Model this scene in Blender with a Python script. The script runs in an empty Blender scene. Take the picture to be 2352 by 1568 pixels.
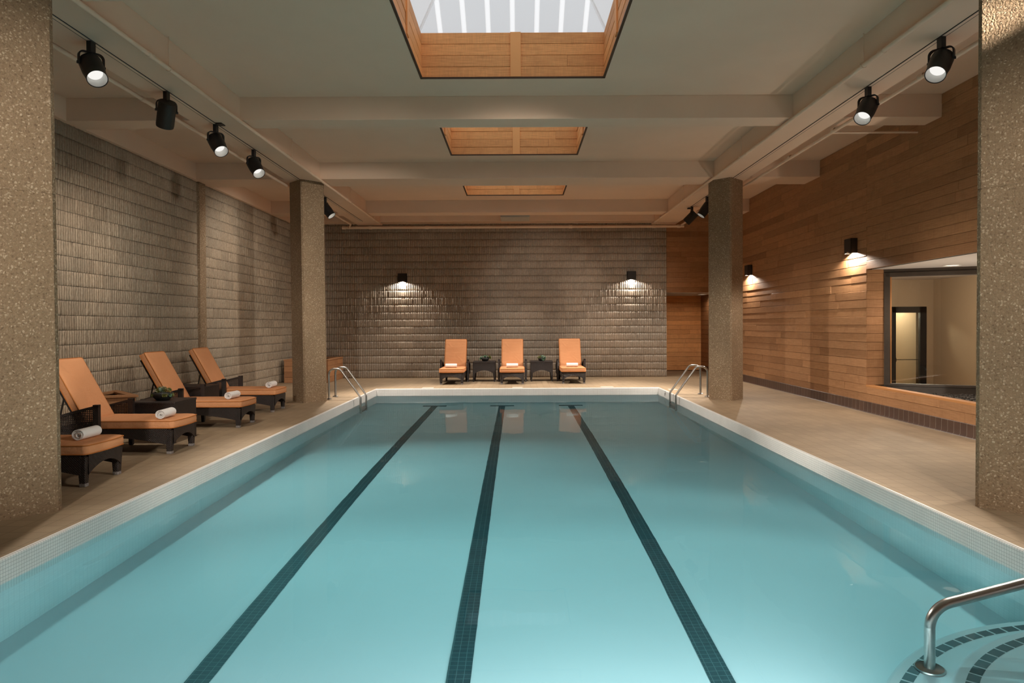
import bpy, math, random
import numpy as np
from mathutils import Vector, Matrix
PI = math.pi
scn = bpy.context.scene
COL = scn.collection
rnd = random.Random(7)

# ------------------------------------------------------------------ materials
class NT:
    def __init__(s, name):
        s.m = bpy.data.materials.new(name); s.m.use_nodes = True
        s.t = s.m.node_tree; s.n = s.t.nodes; s.l = s.t.links
        s.n.clear()
        s.out = s.n.new('ShaderNodeOutputMaterial')
    def node(s, typ, ins=None, **kw):
        n = s.n.new(typ)
        for k, v in kw.items(): setattr(n, k, v)
        for k, v in (ins or {}).items():
            sock = n.inputs[k]
            if isinstance(v, bpy.types.NodeSocket): s.l.new(v, sock)
            else: sock.default_value = v
        return n
    def coords(s, which='Object', scale=(1, 1, 1), rot=(0, 0, 0)):
        tc = s.node('ShaderNodeTexCoord')
        mp = s.node('ShaderNodeMapping', {'Vector': tc.outputs[which], 'Scale': scale, 'Rotation': rot})
        return mp.outputs[0]
    def noise(s, vec, scale, detail=3, rough=.55):
        return s.node('ShaderNodeTexNoise', {'Vector': vec, 'Scale': scale, 'Detail': detail, 'Roughness': rough}).outputs['Fac']
    def ramp(s, fac, stops):
        r = s.node('ShaderNodeValToRGB', {'Fac': fac})
        e = r.color_ramp.elements
        while len(e) < len(stops): e.new(0.5)
        for i, (p, c) in enumerate(stops):
            e[i].position = p
            e[i].color = (c[0], c[1], c[2], 1) if not isinstance(c, (int, float)) else (c, c, c, 1)
        return r.outputs['Color']
    def mix(s, a, b, fac=0.5, mode='MIX'):
        n = s.node('ShaderNodeMix', data_type='RGBA', blend_type=mode)
        for sock, v in ((n.inputs[0], fac), (n.inputs[6], a), (n.inputs[7], b)):
            if isinstance(v, bpy.types.NodeSocket): s.l.new(v, sock)
            else: sock.default_value = v if isinstance(v, (int, float)) else (v[0], v[1], v[2], 1)
        return n.outputs[2]
    def math(s, op, a, b=0.0):
        n = s.node('ShaderNodeMath', operation=op)
        for sock, v in zip(n.inputs, (a, b)):
            if isinstance(v, bpy.types.NodeSocket): s.l.new(v, sock)
            else: sock.default_value = v
        return n.outputs[0]
    def bump(s, h, strength=.3, dist=.01):
        return s.node('ShaderNodeBump', {'Height': h, 'Strength': strength, 'Distance': dist}).outputs[0]
    def pbsdf(s, color, rough=.6, metal=0., spec=.5, normal=None, **extra):
        ins = {'Base Color': color if isinstance(color, bpy.types.NodeSocket) else (*color[:3], 1),
               'Roughness': rough, 'Metallic': metal, 'Specular IOR Level': spec}
        if normal is not None: ins['Normal'] = normal
        ins.update(extra)
        return s.node('ShaderNodeBsdfPrincipled', ins)
    def done(s, shader, vol=None):
        s.l.new(shader.outputs[0], s.out.inputs['Surface'])
        if vol is not None: s.l.new(vol.outputs[0], s.out.inputs['Volume'])
        return s.m

def S(r, g, b):
    f = lambda c: (c/255/12.92) if c/255 <= .04045 else ((c/255+.055)/1.055)**2.4
    return (f(r), f(g), f(b))

M = {}
def simple(name, color, rough=.6, metal=0., spec=.5, nscale=0, namp=.12, bump=0., bscale=60, bdist=.004):
    t = NT(name)
    c = color; nrm = None
    if nscale or bump:
        v = t.coords()
    if nscale:
        f = t.noise(v, nscale, 4)
        c = t.mix([x*(1-namp) for x in color], [min(1, x*(1+namp)) for x in color], f)
    if bump:
        nrm = t.bump(t.noise(v, bscale, 3), bump, bdist)
    M[name] = t.done(t.pbsdf(c, rough, metal, spec, nrm))
    return M[name]

simple('painted_concrete', (.80, .60, .45), .85, spec=.2, nscale=1.3, namp=.06, bump=.25, bscale=90, bdist=.003)
simple('painted_pipe', (.82, .63, .475), .55, spec=.4, nscale=6, namp=.1)
simple('track_slot', (.05, .045, .04), .8)
simple('black_metal', (.012, .0125, .014), .45, spec=.4)
simple('bronze_metal', (.02, .015, .011), .5, spec=.35)
simple('reflector_white', (.8, .79, .76), .5)
simple('steel', (.42, .41, .39), .28, metal=1., nscale=9, namp=.2)
simple('plaster', (.78, .79, .82), .75, spec=.2, nscale=.8, namp=.05)
simple('towel', (.86, .81, .775), .95, spec=.1, bump=.9, bscale=260, bdist=.004)
simple('bowl', (.018, .018, .017), .55, spec=.4, bump=.3, bscale=60)
simple('leaf_green', (.09, .17, .10), .5, nscale=25, namp=.45)
simple('leaf_pale', (.22, .30, .22), .5, nscale=25, namp=.3)
simple('leaf_rust', (.20, .11, .02), .5, nscale=25, namp=.5)
simple('leaf_olive', (.13, .14, .03), .5, nscale=25, namp=.4)
simple('soil', (.02, .015, .01), .9, bump=.8, bscale=90)
simple('gravel', (.05, .042, .035), .8, nscale=60, namp=.7)
simple('dark_frame', (.06, .043, .03), .5, nscale=12, namp=.3)
simple('door_black', (.006, .006, .007), .45)
simple('corridor_ceiling', (.62, .57, .52), .9)
simple('scuffed_foot', (.20, .18, .17), .8, nscale=60, namp=.8, bump=.5, bscale=120)
simple('ink', (.012, .014, .02), .6)
simple('pale_tile', (.52, .47, .40), .6, nscale=8, namp=.1)
simple('white_box', (.52, .49, .43), .6)
simple('wood_trim_dark', (.055, .024, .009), .6, nscale=5, namp=.4)

def emis(name, color, st):
    t = NT(name); M[name] = t.done(t.node('ShaderNodeEmission', {'Color': (*color, 1), 'Strength': st}))
emis('lens_glow', (1, .97, .92), .95)
emis('lamp_glow', (1, .90, .74), 6.)
emis('downlight_glow', (1, .88, .70), 2.2)

def mat_tiles(name, c1, c2, grout, tile, gap, rough, axis, bump=.3, spec=.5, var=.5, nscale=2.0, namp=.2):
    # square tiles in object space; axis: which two coordinates run along the tile grid
    t = NT(name)
    rot = {'xy': (0, 0, 0), 'xz': (-PI/2, 0, 0), 'yz': (-PI/2, -PI/2, 0)}[axis]
    tc = t.node('ShaderNodeTexCoord')
    sep = t.node('ShaderNodeSeparateXYZ', {'Vector': tc.outputs['Object']})
    a, b = {'xy': (0, 1), 'xz': (0, 2), 'yz': (1, 2)}[axis]
    cmb = t.node('ShaderNodeCombineXYZ', {'X': sep.outputs[a], 'Y': sep.outputs[b], 'Z': 0.0})
    br = t.node('ShaderNodeTexBrick', {'Vector': cmb.outputs[0], 'Color1': (*c1, 1), 'Color2': (*c2, 1), 'Mortar': (*grout, 1),
                'Scale': 1.0, 'Mortar Size': gap/2, 'Mortar Smooth': .1, 'Bias': 0., 'Brick Width': tile if not isinstance(tile, tuple) else tile[0],
                'Row Height': tile if not isinstance(tile, tuple) else tile[1]}, offset=0., squash=1.)
    col = br.outputs['Color']
    if namp:
        f = t.noise(tc.outputs['Object'], nscale, 4)
        col = t.mix(col, t.ramp(f, [(.3, 1-namp), (.7, 1+namp*.4)]), 1.0, 'MULTIPLY')
    h = t.math('SUBTRACT', 1.0, br.outputs['Fac'])
    M[name] = t.done(t.pbsdf(col, rough, 0, spec, t.bump(h, bump, .002)))
    return M[name]

mat_tiles('deck_tile', (.36, .262, .165), (.325, .235, .15), (.23, .165, .10), .166, .007, .62, 'xy', .35, spec=.3, nscale=1.1, namp=.16)
for ax in ('xz', 'yz', 'xy'):
    mat_tiles('mosaic_white_'+ax, (.83, .81, .78), (.80, .78, .75), (.42, .41, .39), .0256, .0026, .3, ax, .4, nscale=3, namp=.06)
    mat_tiles('mosaic_pool_'+ax, (.78, .80, .79), (.76, .78, .77), (.66, .69, .69), .0512, .003, .5, ax, .3, nscale=1., namp=.05)
mat_tiles('mosaic_dark', (.035, .075, .088), (.03, .065, .078), (.12, .19, .20), .0512, .004, .4, 'xy', .2, nscale=6, namp=.15)
mat_tiles('baseboard_tile', (.085, .045, .030), (.07, .038, .028), (.24, .20, .16), (.142, .5), .006, .4, 'yz', .3, nscale=5, namp=.15)
simple('band_tile', (.02, .05, .062), .4, nscale=9, namp=.2)

def mat_aggregate():
    t = NT('exposed_aggregate')
    v = t.coords()
    warp = t.node('ShaderNodeTexNoise', {'Vector': v, 'Scale': 25., 'Detail': 2.})
    vv = t.node('ShaderNodeMix', {0: .02}, data_type='VECTOR')
    vw = t.node('ShaderNodeVectorMath', {0: v, 1: warp.outputs['Color']}, operation='ADD')
    sc = t.node('ShaderNodeVectorMath', {0: warp.outputs['Color']}, operation='SCALE'); sc.inputs['Scale'].default_value = .035
    add = t.node('ShaderNodeVectorMath', {0: v, 1: sc.outputs[0]}, operation='ADD').outputs[0]
    vo = t.node('ShaderNodeTexVoronoi', {'Vector': add, 'Scale': 58., 'Randomness': 1.0})
    cell = t.node('ShaderNodeSeparateColor', {'Color': vo.outputs['Color']}).outputs[0]
    peb = t.ramp(cell, [(0., (.19, .125, .075)), (.3, (.265, .182, .112)), (.7, (.32, .225, .142)), (.86, (.44, .33, .22)), (1., (.51, .395, .275))])
    edge = t.ramp(vo.outputs['Distance'], [(.35, 0.), (.62, 1.)])
    c = t.mix(peb, (.27, .186, .112), edge)
    fine = t.noise(v, 240., 2)
    c = t.mix(c, t.ramp(fine, [(.25, .62), (.5, 1.), (.75, 1.12)]), 1., 'MULTIPLY')
    big = t.noise(v, 1.1, 4)
    c = t.mix(c, t.ramp(big, [(.3, .86), (.7, 1.08)]), 1., 'MULTIPLY')
    h = t.math('ADD', t.math('MULTIPLY', t.math('SUBTRACT', 1., vo.outputs['Distance']), .8), t.math('MULTIPLY', fine, .4))
    M['exposed_aggregate'] = t.done(t.pbsdf(c, .85, 0, .25, t.bump(h, .8, .008)))
mat_aggregate()

def mat_masonry(name, base, dark, spec, rough):
    t = NT(name)
    v = t.coords()
    at = t.node('ShaderNodeAttribute', attribute_name='tone').outputs['Fac']
    f = t.noise(v, 26., 5, .65)
    c = t.mix(dark, base, t.ramp(f, [(.3, 0.), (.62, 1.)]))
    c = t.mix(c, t.ramp(at, [(0., .38), (.1, .38), (.16, .84), (1., 1.14)]), 1., 'MULTIPLY')
    f2 = t.noise(v, .7, 3)
    c = t.mix(c, t.ramp(f2, [(.3, (.93, .95, .96)), (.7, (1.06, 1.02, .98))]), 1., 'MULTIPLY')
    M[name] = t.done(t.pbsdf(c, rough, 0, spec, t.bump(t.noise(v, 110., 3), .5, .008)))
mat_masonry('split_block', (.36, .29, .215), (.27, .21, .15), .25, .8)
mat_masonry('glazed_block', (.43, .355, .285), (.31, .25, .19), .5, .42)

def mat_wood(name, base, dark, stain, rough=.6):
    t = NT(name)
    uv = t.node('ShaderNodeTexCoord').outputs['UV']
    at = t.node('ShaderNodeAttribute', attribute_name='tone').outputs['Fac']
    off = t.node('ShaderNodeCombineXYZ', {'X': t.math('MULTIPLY', at, 37.), 'Y': t.math('MULTIPLY', at, 91.), 'Z': 0.})
    p = t.node('ShaderNodeVectorMath', {0: uv, 1: off.outputs[0]}, operation='ADD').outputs[0]
    g = t.node('ShaderNodeMapping', {'Vector': p, 'Scale': (1.2, 22., 1.)}).outputs[0]
    grain = t.noise(g, 3.2, 5, .65)
    g2 = t.node('ShaderNodeMapping', {'Vector': p, 'Scale': (2.6, 2.2, 1.)}).outputs[0]
    blot = t.noise(g2, 1.6, 4, .6)
    c = t.mix(dark, base, t.ramp(grain, [(.28, 0.), (.66, 1.)]))
    c = t.mix(c, t.ramp(at, [(0., (.66, .63, .61)), (.2, (.84, .82, .80)), (.6, (1., 1., 1.)), (1., (1.22, 1.22, 1.2))]), 1., 'MULTIPLY')
    c = t.mix(c, stain, t.ramp(blot, [(.55, 0.), (.85, .55)]))
    # saw marks across the board
    g3 = t.node('ShaderNodeMapping', {'Vector': p, 'Scale': (30., 1.3, 1.)}).outputs[0]
    saw = t.noise(g3, 3., 2)
    c = t.mix(c, t.ramp(saw, [(.3, .9), (.7, 1.06)]), 1., 'MULTIPLY')
    M[name] = t.done(t.pbsdf(c, rough, 0, .3, t.bump(grain, .25, .004)))
mat_wood('cedar', (.44, .232, .112), (.31, .15, .066), (.20, .088, .036))
mat_wood('cedar_pale', (.87, .43, .165), (.66, .29, .10), (.46, .19, .06))
mat_wood('cedar_planter', (.42, .21, .10), (.33, .155, .07), (.24, .11, .05))

def mat_fabric():
    t = NT('orange_canvas')
    v = t.coords()
    f = t.noise(v, 3.2, 3)
    w1 = t.noise(t.coords(scale=(1, 12, 1)), 55., 2)
    c = t.mix((.60, .27, .125), (.68, .32, .155), f)
    c = t.mix(c, t.ramp(w1, [(.3, .93), (.7, 1.05)]), 1., 'MULTIPLY')
    wr = t.noise(t.coords(scale=(2.2, .6, 2.2)), 3.5, 3, .5)
    wv = t.noise(v, 420., 2)
    h = t.math('ADD', t.math('MULTIPLY', wr, 1.), t.math('MULTIPLY', wv, .06))
    M['orange_canvas'] = t.done(t.pbsdf(c, .9, 0, .12, t.bump(h, .55, .03)))
mat_fabric()
simple('orange_piping', (.46, .165, .045), .9, spec=.1)

def mat_wicker():
    t = NT('wicker')
    v = t.coords()
    w1 = t.node('ShaderNodeTexWave', {'Vector': v, 'Scale': 26., 'Distortion': 1.2, 'Detail': 1.}, wave_type='BANDS', bands_direction='DIAGONAL').outputs['Fac']
    w2 = t.node('ShaderNodeTexWave', {'Vector': t.coords(scale=(1, -1, -1)), 'Scale': 34., 'Distortion': 1., 'Detail': 1.}, wave_type='BANDS', bands_direction='DIAGONAL').outputs['Fac']
    h = t.math('MULTIPLY', w1, w2)
    f = t.noise(v, 14., 3)
    c = t.mix((.016, .0105, .009), (.034, .024, .021), t.math('MULTIPLY', h, 1.0))
    c = t.mix(c, t.ramp(f, [(.3, .8), (.7, 1.25)]), 1., 'MULTIPLY')
    M['wicker'] = t.done(t.pbsdf(c, .5, 0, .45, t.bump(h, .7, .006)))
mat_wicker()

def mat_wallpaper():
    t = NT('grasscloth')
    f = t.noise(t.coords(scale=(3, 3, 60)), 4., 3)
    c = t.mix((.40, .29, .185), (.52, .385, .255), f)
    M['grasscloth'] = t.done(t.pbsdf(c, .9, 0, .1))
mat_wallpaper()
simple('cream_wall', (.72, .63, .47), .9, nscale=30, namp=.12)

def mat_pane():
    t = NT('frosted_pane')
    tr = t.node('ShaderNodeBsdfTranslucent', {'Color': (.74, .75, .765, 1)})
    df = t.node('ShaderNodeBsdfDiffuse', {'Color': (.7, .7, .7, 1)})
    mx = t.node('ShaderNodeMixShader', {0: .18, 1: tr.outputs[0], 2: df.outputs[0]})
    M['frosted_pane'] = t.done(mx)
    t = NT('clear_rib')
    tr = t.node('ShaderNodeBsdfTranslucent', {'Color': (.99, .99, .99, 1)})
    M['clear_rib'] = t.done(tr)
mat_pane()

def mat_glass():
    t = NT('window_glass')
    tp = t.node('ShaderNodeBsdfTransparent', {'Color': (.93, .95, .94, 1)})
    gl = t.node('ShaderNodeBsdfGlossy', {'Color': (1, 1, 1, 1), 'Roughness': .01})
    fr = t.node('ShaderNodeFresnel', {'IOR': 1.45})
    M['window_glass'] = t.done(t.node('ShaderNodeMixShader', {0: fr.outputs[0], 1: tp.outputs[0], 2: gl.outputs[0]}))
mat_glass()

WATER_SIG = (.18, .034, .016)
def mat_water():
    t = NT('pool_water')
    v = t.coords(scale=(1, .8, 1))
    n = t.bump(t.noise(v, 2.6, 2, .4), .035, .05)
    gl = t.node('ShaderNodeBsdfRefraction', {'Color': (1, 1, 1, 1), 'Roughness': 0., 'IOR': 1.33, 'Normal': n})
    rf = t.node('ShaderNodeBsdfGlossy', {'Color': (1, 1, 1, 1), 'Roughness': 0.0, 'Normal': n})
    fr = t.node('ShaderNodeFresnel', {'IOR': 1.33, 'Normal': n})
    mx = t.node('ShaderNodeMixShader', {0: t.math('MULTIPLY', fr.outputs[0], .32), 1: gl.outputs[0], 2: rf.outputs[0]})
    d = max(WATER_SIG)*1.0
    vol = t.node('ShaderNodeVolumeAbsorption', {'Color': tuple(1-s/d for s in WATER_SIG)+(1,), 'Density': d})
    M['pool_water'] = t.done(mx, vol)
mat_water()

# ------------------------------------------------------------------ mesh helpers
class MB:
    def __init__(s): s.v = []; s.f = []; s.tone = []; s.uv = []
    def add(s, vs, fs, T=None, tone=None, uvs=None):
        o = len(s.v)
        s.v += [tuple(T @ Vector(p)) if T is not None else tuple(p) for p in vs]
        for i, f in enumerate(fs):
            s.f.append(tuple(o+k for k in f))
            s.tone.append(.5 if tone is None else tone)
            s.uv.append(None if uvs is None else uvs[i])
        return s
    def box(s, x0, y0, z0, x1, y1, z1, T=None, tone=None):
        v = [(x0,y0,z0),(x1,y0,z0),(x1,y1,z0),(x0,y1,z0),(x0,y0,z1),(x1,y0,z1),(x1,y1,z1),(x0,y1,z1)]
        return s.add(v, [(0,3,2,1),(4,5,6,7),(0,1,5,4),(1,2,6,5),(2,3,7,6),(3,0,4,7)], T, tone)
    def prism(s, poly, axis, a, b, T=None, tone=None):
        # poly in 2D extruded along axis from a to b. axis x:(y,z) y:(x,z) z:(x,y)
        mk = {'x': lambda p, h: (h, p[0], p[1]), 'y': lambda p, h: (p[0], h, p[1]), 'z': lambda p, h: (p[0], p[1], h)}[axis]
        n = len(poly)
        v = [mk(p, a) for p in poly]+[mk(p, b) for p in poly]
        f = [tuple(range(n)), tuple(range(2*n-1, n-1, -1))]+[(i, i+n, (i+1) % n+n, (i+1) % n) for i in range(n)]
        return s.add(v, f, T, tone)
    def tube(s, pts, r, n=12, closed=False, T=None, cap=True):
        P = [Vector(p) for p in pts]; m = len(P)
        vs, fs = [], []
        prev = None
        for i, p in enumerate(P):
            if closed: d = (P[(i+1) % m]-P[i-1])
            else: d = P[min(i+1, m-1)]-P[max(i-1, 0)]
            d.normalize()
            if prev is None:
                a = Vector((0, 0, 1)) if abs(d.z) < .9 else Vector((1, 0, 0))
                u = d.cross(a).normalized()
            else:
                u = (prev-d*prev.dot(d)).normalized()
            prev = u; w = d.cross(u)
            for k in range(n):
                t = 2*PI*k/n
                vs.append(tuple(p+(u*math.cos(t)+w*math.sin(t))*r))
        seg = m if closed else m-1
        for i in range(seg):
            for k in range(n):
                a = i*n+k; b = i*n+(k+1) % n; c = ((i+1) % m)*n+(k+1) % n; d2 = ((i+1) % m)*n+k
                fs.append((a, b, c, d2))
        if cap and not closed:
            fs.append(tuple(range(n-1, -1, -1))); fs.append(tuple(range((m-1)*n, m*n)))
        return s.add(vs, fs, T)
    def lathe(s, prof, n=32, T=None, cap0=False, cap1=False):
        vs, fs = [], []
        for r, z in prof:
            for k in range(n): vs.append((r*math.cos(2*PI*k/n), r*math.sin(2*PI*k/n), z))
        for i in range(len(prof)-1):
            for k in range(n): fs.append((i*n+k, i*n+(k+1) % n, (i+1)*n+(k+1) % n, (i+1)*n+k))
        if cap0: fs.append(tuple(range(n-1, -1, -1)))
        if cap1: fs.append(tuple(range((len(prof)-1)*n, len(prof)*n)))
        return s.add(vs, fs, T)
    def build(s, name, mat, parent=None, smooth=None, bevel=0, attr=False):
        me = bpy.data.meshes.new(name)
        me.from_pydata(s.v, [], s.f)
        if attr:
            a = me.attributes.new('tone', 'FLOAT', 'FACE'); a.data.foreach_set('value', s.tone)
        if any(u is not None for u in s.uv):
            l = me.uv_layers.new(name='UVMap'); k = 0
            for f, u in zip(s.f, s.uv):
                for j in range(len(f)):
                    if u is not None: l.data[k].uv = u[j]
                    k += 1
        me.validate(); me.update()
        return link(name, me, mat, parent, smooth, bevel)

def link(name, me, mat, parent=None, smooth=None, bevel=0):
    me.materials.append(M[mat] if isinstance(mat, str) else mat)
    o = bpy.data.objects.new(name, me); COL.objects.link(o)
    if parent is not None: o.parent = parent
    if smooth is not None:
        me.polygons.foreach_set('use_smooth', [True]*len(me.polygons))
        me.set_sharp_from_angle(angle=math.radians(smooth))
    if bevel:
        b = o.modifiers.new('bevel', 'BEVEL'); b.width = bevel; b.segments = 2; b.limit_method = 'ANGLE'; b.angle_limit = math.radians(40)
    return o

def tag(o, label, cat, group=None, kind=None):
    o['label'] = label; o['category'] = cat
    if group: o['group'] = group
    if kind: o['kind'] = kind
    return o
def empty(name, loc, label, cat, group=None, kind=None, rz=0):
    o = bpy.data.objects.new(name, None); COL.objects.link(o)
    o.location = loc; o.rotation_euler = (0, 0, rz); o.empty_display_size = .1
    return tag(o, label, cat, group, kind)
def copy_tree(o, parent=None):
    c = o.copy(); COL.objects.link(c)
    if parent is not None: c.parent = parent
    for ch in list(o.children): copy_tree(ch, c)
    return c
def fillet(pts, r, n=6):
    P = [Vector(p) for p in pts]; out = [P[0]]
    for i in range(1, len(P)-1):
        a = (P[i-1]-P[i]); b = (P[i+1]-P[i])
        rr = r[i-1] if isinstance(r, (list, tuple)) else r
        la, lb = a.length, b.length; a.normalize(); b.normalize()
        half = a.angle(b)/2
        d = min(rr/math.tan(half), la*.49, lb*.49)
        p0 = P[i]+a*d; p1 = P[i]+b*d
        rad = d*math.tan(half)
        cen = P[i]+(a+b).normalized()*(rad/math.sin(half))
        v0 = p0-cen; v1 = p1-cen; ang = v0.angle(v1)
        for k in range(n+1):
            t = k/n
            out.append(cen+(v0*math.sin((1-t)*ang)+v1*math.sin(t*ang))/math.sin(ang))
    out.append(P[-1]); return out

def fast_mesh(name, verts, quads, tone=None):
    me = bpy.data.meshes.new(name)
    me.vertices.add(len(verts)); me.vertices.foreach_set('co', np.asarray(verts, np.float32).ravel())
    nq = len(quads)
    me.loops.add(nq*4); me.loops.foreach_set('vertex_index', np.asarray(quads, np.int32).ravel())
    me.polygons.add(nq); me.polygons.foreach_set('loop_start', np.arange(0, nq*4, 4, dtype=np.int32))
    if tone is not None:
        a = me.attributes.new('tone', 'FLOAT', 'FACE'); a.data.foreach_set('value', np.asarray(tone, np.float32))
    me.update(calc_edges=True); me.validate()
    return me

# ------------------------------------------------------------------ dimensions
PX0, PX1, PY0, PY1 = -3.575, 3.545, 2.65, 17.22      # pool edge
WZ = -.175                                           # water level
CZ, BZ = 4.98, 4.64                                  # ceiling, beam soffit
WL, WR, WB = -6.75, 6.28, 20.85                      # walls
ALC = 23.4                                           # back of the alcove
REAR = -3.2
NZ0, NZ1 = .485, 2.565                               # niche sill and soffit

# ------------------------------------------------------------------ floor, pool
b = MB()
for (x0, y0, x1, y1) in ((WL-.3, REAR, PX0-.02, ALC), (PX1+.02, REAR, WR+.4, ALC), (PX0-.02, REAR, PX1+.02, PY0-.02), (PX0-.02, PY1+.02, PX1+.02, ALC)):
    b.box(x0, y0, -.25, x1, y1, 0)
floor = b.build('floor', 'deck_tile')
tag(floor, 'beige square ceramic deck tiles around the pool', 'floor', kind='structure')

def floor_z(y): return WZ-(1.06+.40*(y-4.3)/12.3)
basin = empty('pool_basin', (0, 9, 0), 'white plastered pool basin with dark lane lines', 'pool', kind='structure')
def inb(o): o.parent = basin; o.matrix_parent_inverse = Matrix.Translation((0, -9, 0)); return o
zf0, zf1 = floor_z(PY0), floor_z(PY1)
b = MB(); b.add([(PX0-.1, PY0-.1, zf0), (PX1+.1, PY0-.1, zf0), (PX1+.1, PY1+.1, zf1), (PX0-.1, PY1+.1, zf1)], [(0, 1, 2, 3)])
inb(b.build('basin_floor', 'plaster'))
TZ = WZ-.16
b = MB()
for x, sgn in ((PX0, 1), (PX1, -1)):
    f = (0, 1, 2, 3) if sgn > 0 else (3, 2, 1, 0)
    b.add([(x, PY0, zf0-.3), (x, PY1, zf1-.3), (x, PY1, TZ), (x, PY0, TZ)], [f])
inb(b.build('side_wall', 'mosaic_pool_yz'))
b = MB()
for y in (PY0, PY1): b.add([(PX0, y, -1.95), (PX1, y, -1.95), (PX1, y, TZ), (PX0, y, TZ)], [(0, 1, 2, 3)])
inb(b.build('end_wall', 'mosaic_pool_xz'))
for lx in (-2.03, -.39, 1.285):
    b = MB(); w = .078; e = .003; ye, yt0, yt1 = 16.72, 16.54, 16.72
    b.add([(lx-w, PY0+.35, floor_z(PY0+.35)+e), (lx+w, PY0+.35, floor_z(PY0+.35)+e), (lx+w, yt0, floor_z(yt0)+e), (lx-w, yt0, floor_z(yt0)+e)], [(0, 1, 2, 3)])
    b.add([(lx-.29, yt0, floor_z(yt0)+e), (lx+.29, yt0, floor_z(yt0)+e), (lx+.29, yt1, floor_z(yt1)+e), (lx-.29, yt1, floor_z(yt1)+e)], [(0, 1, 2, 3)])
    inb(b.build('lane_line', 'mosaic_dark'))
# entry steps: quarter rounds in the near right corner
SC = (PX1, PY0)
def quarter(R, n=40): return [(SC[0]-R*math.cos(PI/2*k/n), SC[1]+R*math.sin(PI/2*k/n)) for k in range(n+1)]
for R, dep in ((1.895, .60), (1.575, .30), (1.25, .06)):
    zt = WZ-dep
    q = quarter(R-.02); q2 = quarter(R)
    b = MB(); n = len(q)
    vs = [(SC[0]+.05, SC[1]-.05, zt)]+[(x, y, zt) for x, y in q]+[(x, y, zt-.02) for x, y in q2]+[(x, y, -1.9) for x, y in q2]
    fs = [(0, 1+i, 2+i) for i in range(n-1)]
    for i in range(n-1):
        fs.append((1+i, 1+n+i, 2+n+i, 2+i)); fs.append((1+n+i, 1+2*n+i, 2+2*n+i, 2+n+i))
    b.add(vs, fs)
    st = inb(b.build('entry_step', 'plaster', smooth=50))
    if dep > .1:
        b = MB(); R1, R0 = R-.062, R-.122
        nt = int(R*PI/2/.105)
        for i in range(nt):
            a0 = PI/2*i/nt+.004; a1 = PI/2*(i+1)/nt-.004
            b.add([(SC[0]-r*math.cos(a), SC[1]+r*math.sin(a), zt+.002) for r, a in ((R0, a0), (R1, a0), (R1, (a0+a1)/2), (R1, a1), (R0, a1), (R0, (a0+a1)/2))], [(0, 1, 2, 3, 4, 5)])
        o = b.build('dark_edge_band', 'band_tile'); o.parent = st

# coping: rounded white mosaic edge
cop = empty('pool_coping', (0, 17.2, 0), 'white small mosaic tile rim running around the pool edge', 'pool edge', kind='structure')
def inc(o): o.parent = cop; o.matrix_parent_inverse = Matrix.Translation((0, -17.2, 0)); return o
def coping(mat, seg):
    b = MB(); r = .022
    prof = [(-.022, .0015), (-.010, .004)]+[(-r+r+(-r+r*math.sin(a)), -r+r*math.cos(a)+.004) for a in (.0, .4, .8, 1.2, PI/2)]
    prof = [(-.03, .001), (-.022, .004), (-.014, .003), (-.007, -.001), (-.002, -.008), (0, -.017), (0, TZ)]
    for (ax, c, sgn, a, bb) in seg:
        vs = []
        for (d, z) in prof:
            for t in (a, bb):
                vs.append((c+sgn*d, t, z) if ax == 'x' else (t, c+sgn*d, z))
        fs = [(2*i, 2*i+1, 2*i+3, 2*i+2) for i in range(len(prof)-1)]
        b.add(vs, fs)
    return b
inc(coping('yz', [('x', PX0, 1, PY0-.03, PY1+.03), ('x', PX1, -1, PY0-.03, PY1+.03)]).build('side_rim', 'mosaic_white_yz', smooth=80))
inc(coping('xz', [('y', PY1, -1, PX0-.03, PX1+.03), ('y', PY0, 1, PX0-.03, PX1+.03)]).build('end_rim', 'mosaic_white_xz', smooth=80))
cu = bpy.data.curves.new('depth_marking', 'FONT'); cu.body = '5\nFT'; cu.size = .095; cu.align_x = 'CENTER'; cu.extrude = .0008; cu.space_line = .62; cu.offset = .002
dm = bpy.data.objects.new('depth_marking', cu); COL.objects.link(dm); cu.materials.append(M['ink'])
dm.rotation_euler = (PI/2, 0, -PI/2); dm.location = (PX1-.0015, 16.42, -.075); dm.scale = (1.55, 1, 1)
inc(dm); dm['label'] = 'dark five feet depth marking'
# water
b = MB(); x0, x1, y0, y1 = PX0-.04, PX1+.04, PY0-.04, PY1+.04
b.add([(x0, y0, WZ), (x1, y0, WZ), (x1, y1, WZ), (x0, y1, WZ)], [(0, 1, 2, 3)])
q = [(x0, y0), (x1, y0), (x1, y1), (x0, y1)]
for i in range(4):
    a, c = q[i], q[(i+1) % 4]; b.add([(*a, -2.), (*c, -2.), (*c, WZ), (*a, WZ)], [(0, 1, 2, 3)])
b.add([(x0, y0, -2.), (x1, y0, -2.), (x1, y1, -2.), (x0, y1, -2.)], [(3, 2, 1, 0)])
water = b.build('pool_water', 'pool_water'); water.data.polygons.foreach_set('use_smooth', [True]*6); tag(water, 'still turquoise water filling the indoor pool', 'water', kind='structure')
# pale marker tiles in the deck
for x0, x1, y0, y1 in ((-.14, .12, 17.36, 17.58), (2.12, 2.45, 17.40, 17.62), (-2.45, -2.16, 17.36, 17.58), (3.70, 3.90, 16.60, 16.85)):
    b = MB(); b.box(x0, y0, -.01, x1, y1, .003); o = b.build('pale_marker_tile', 'pale_tile'); o.parent = floor

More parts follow.
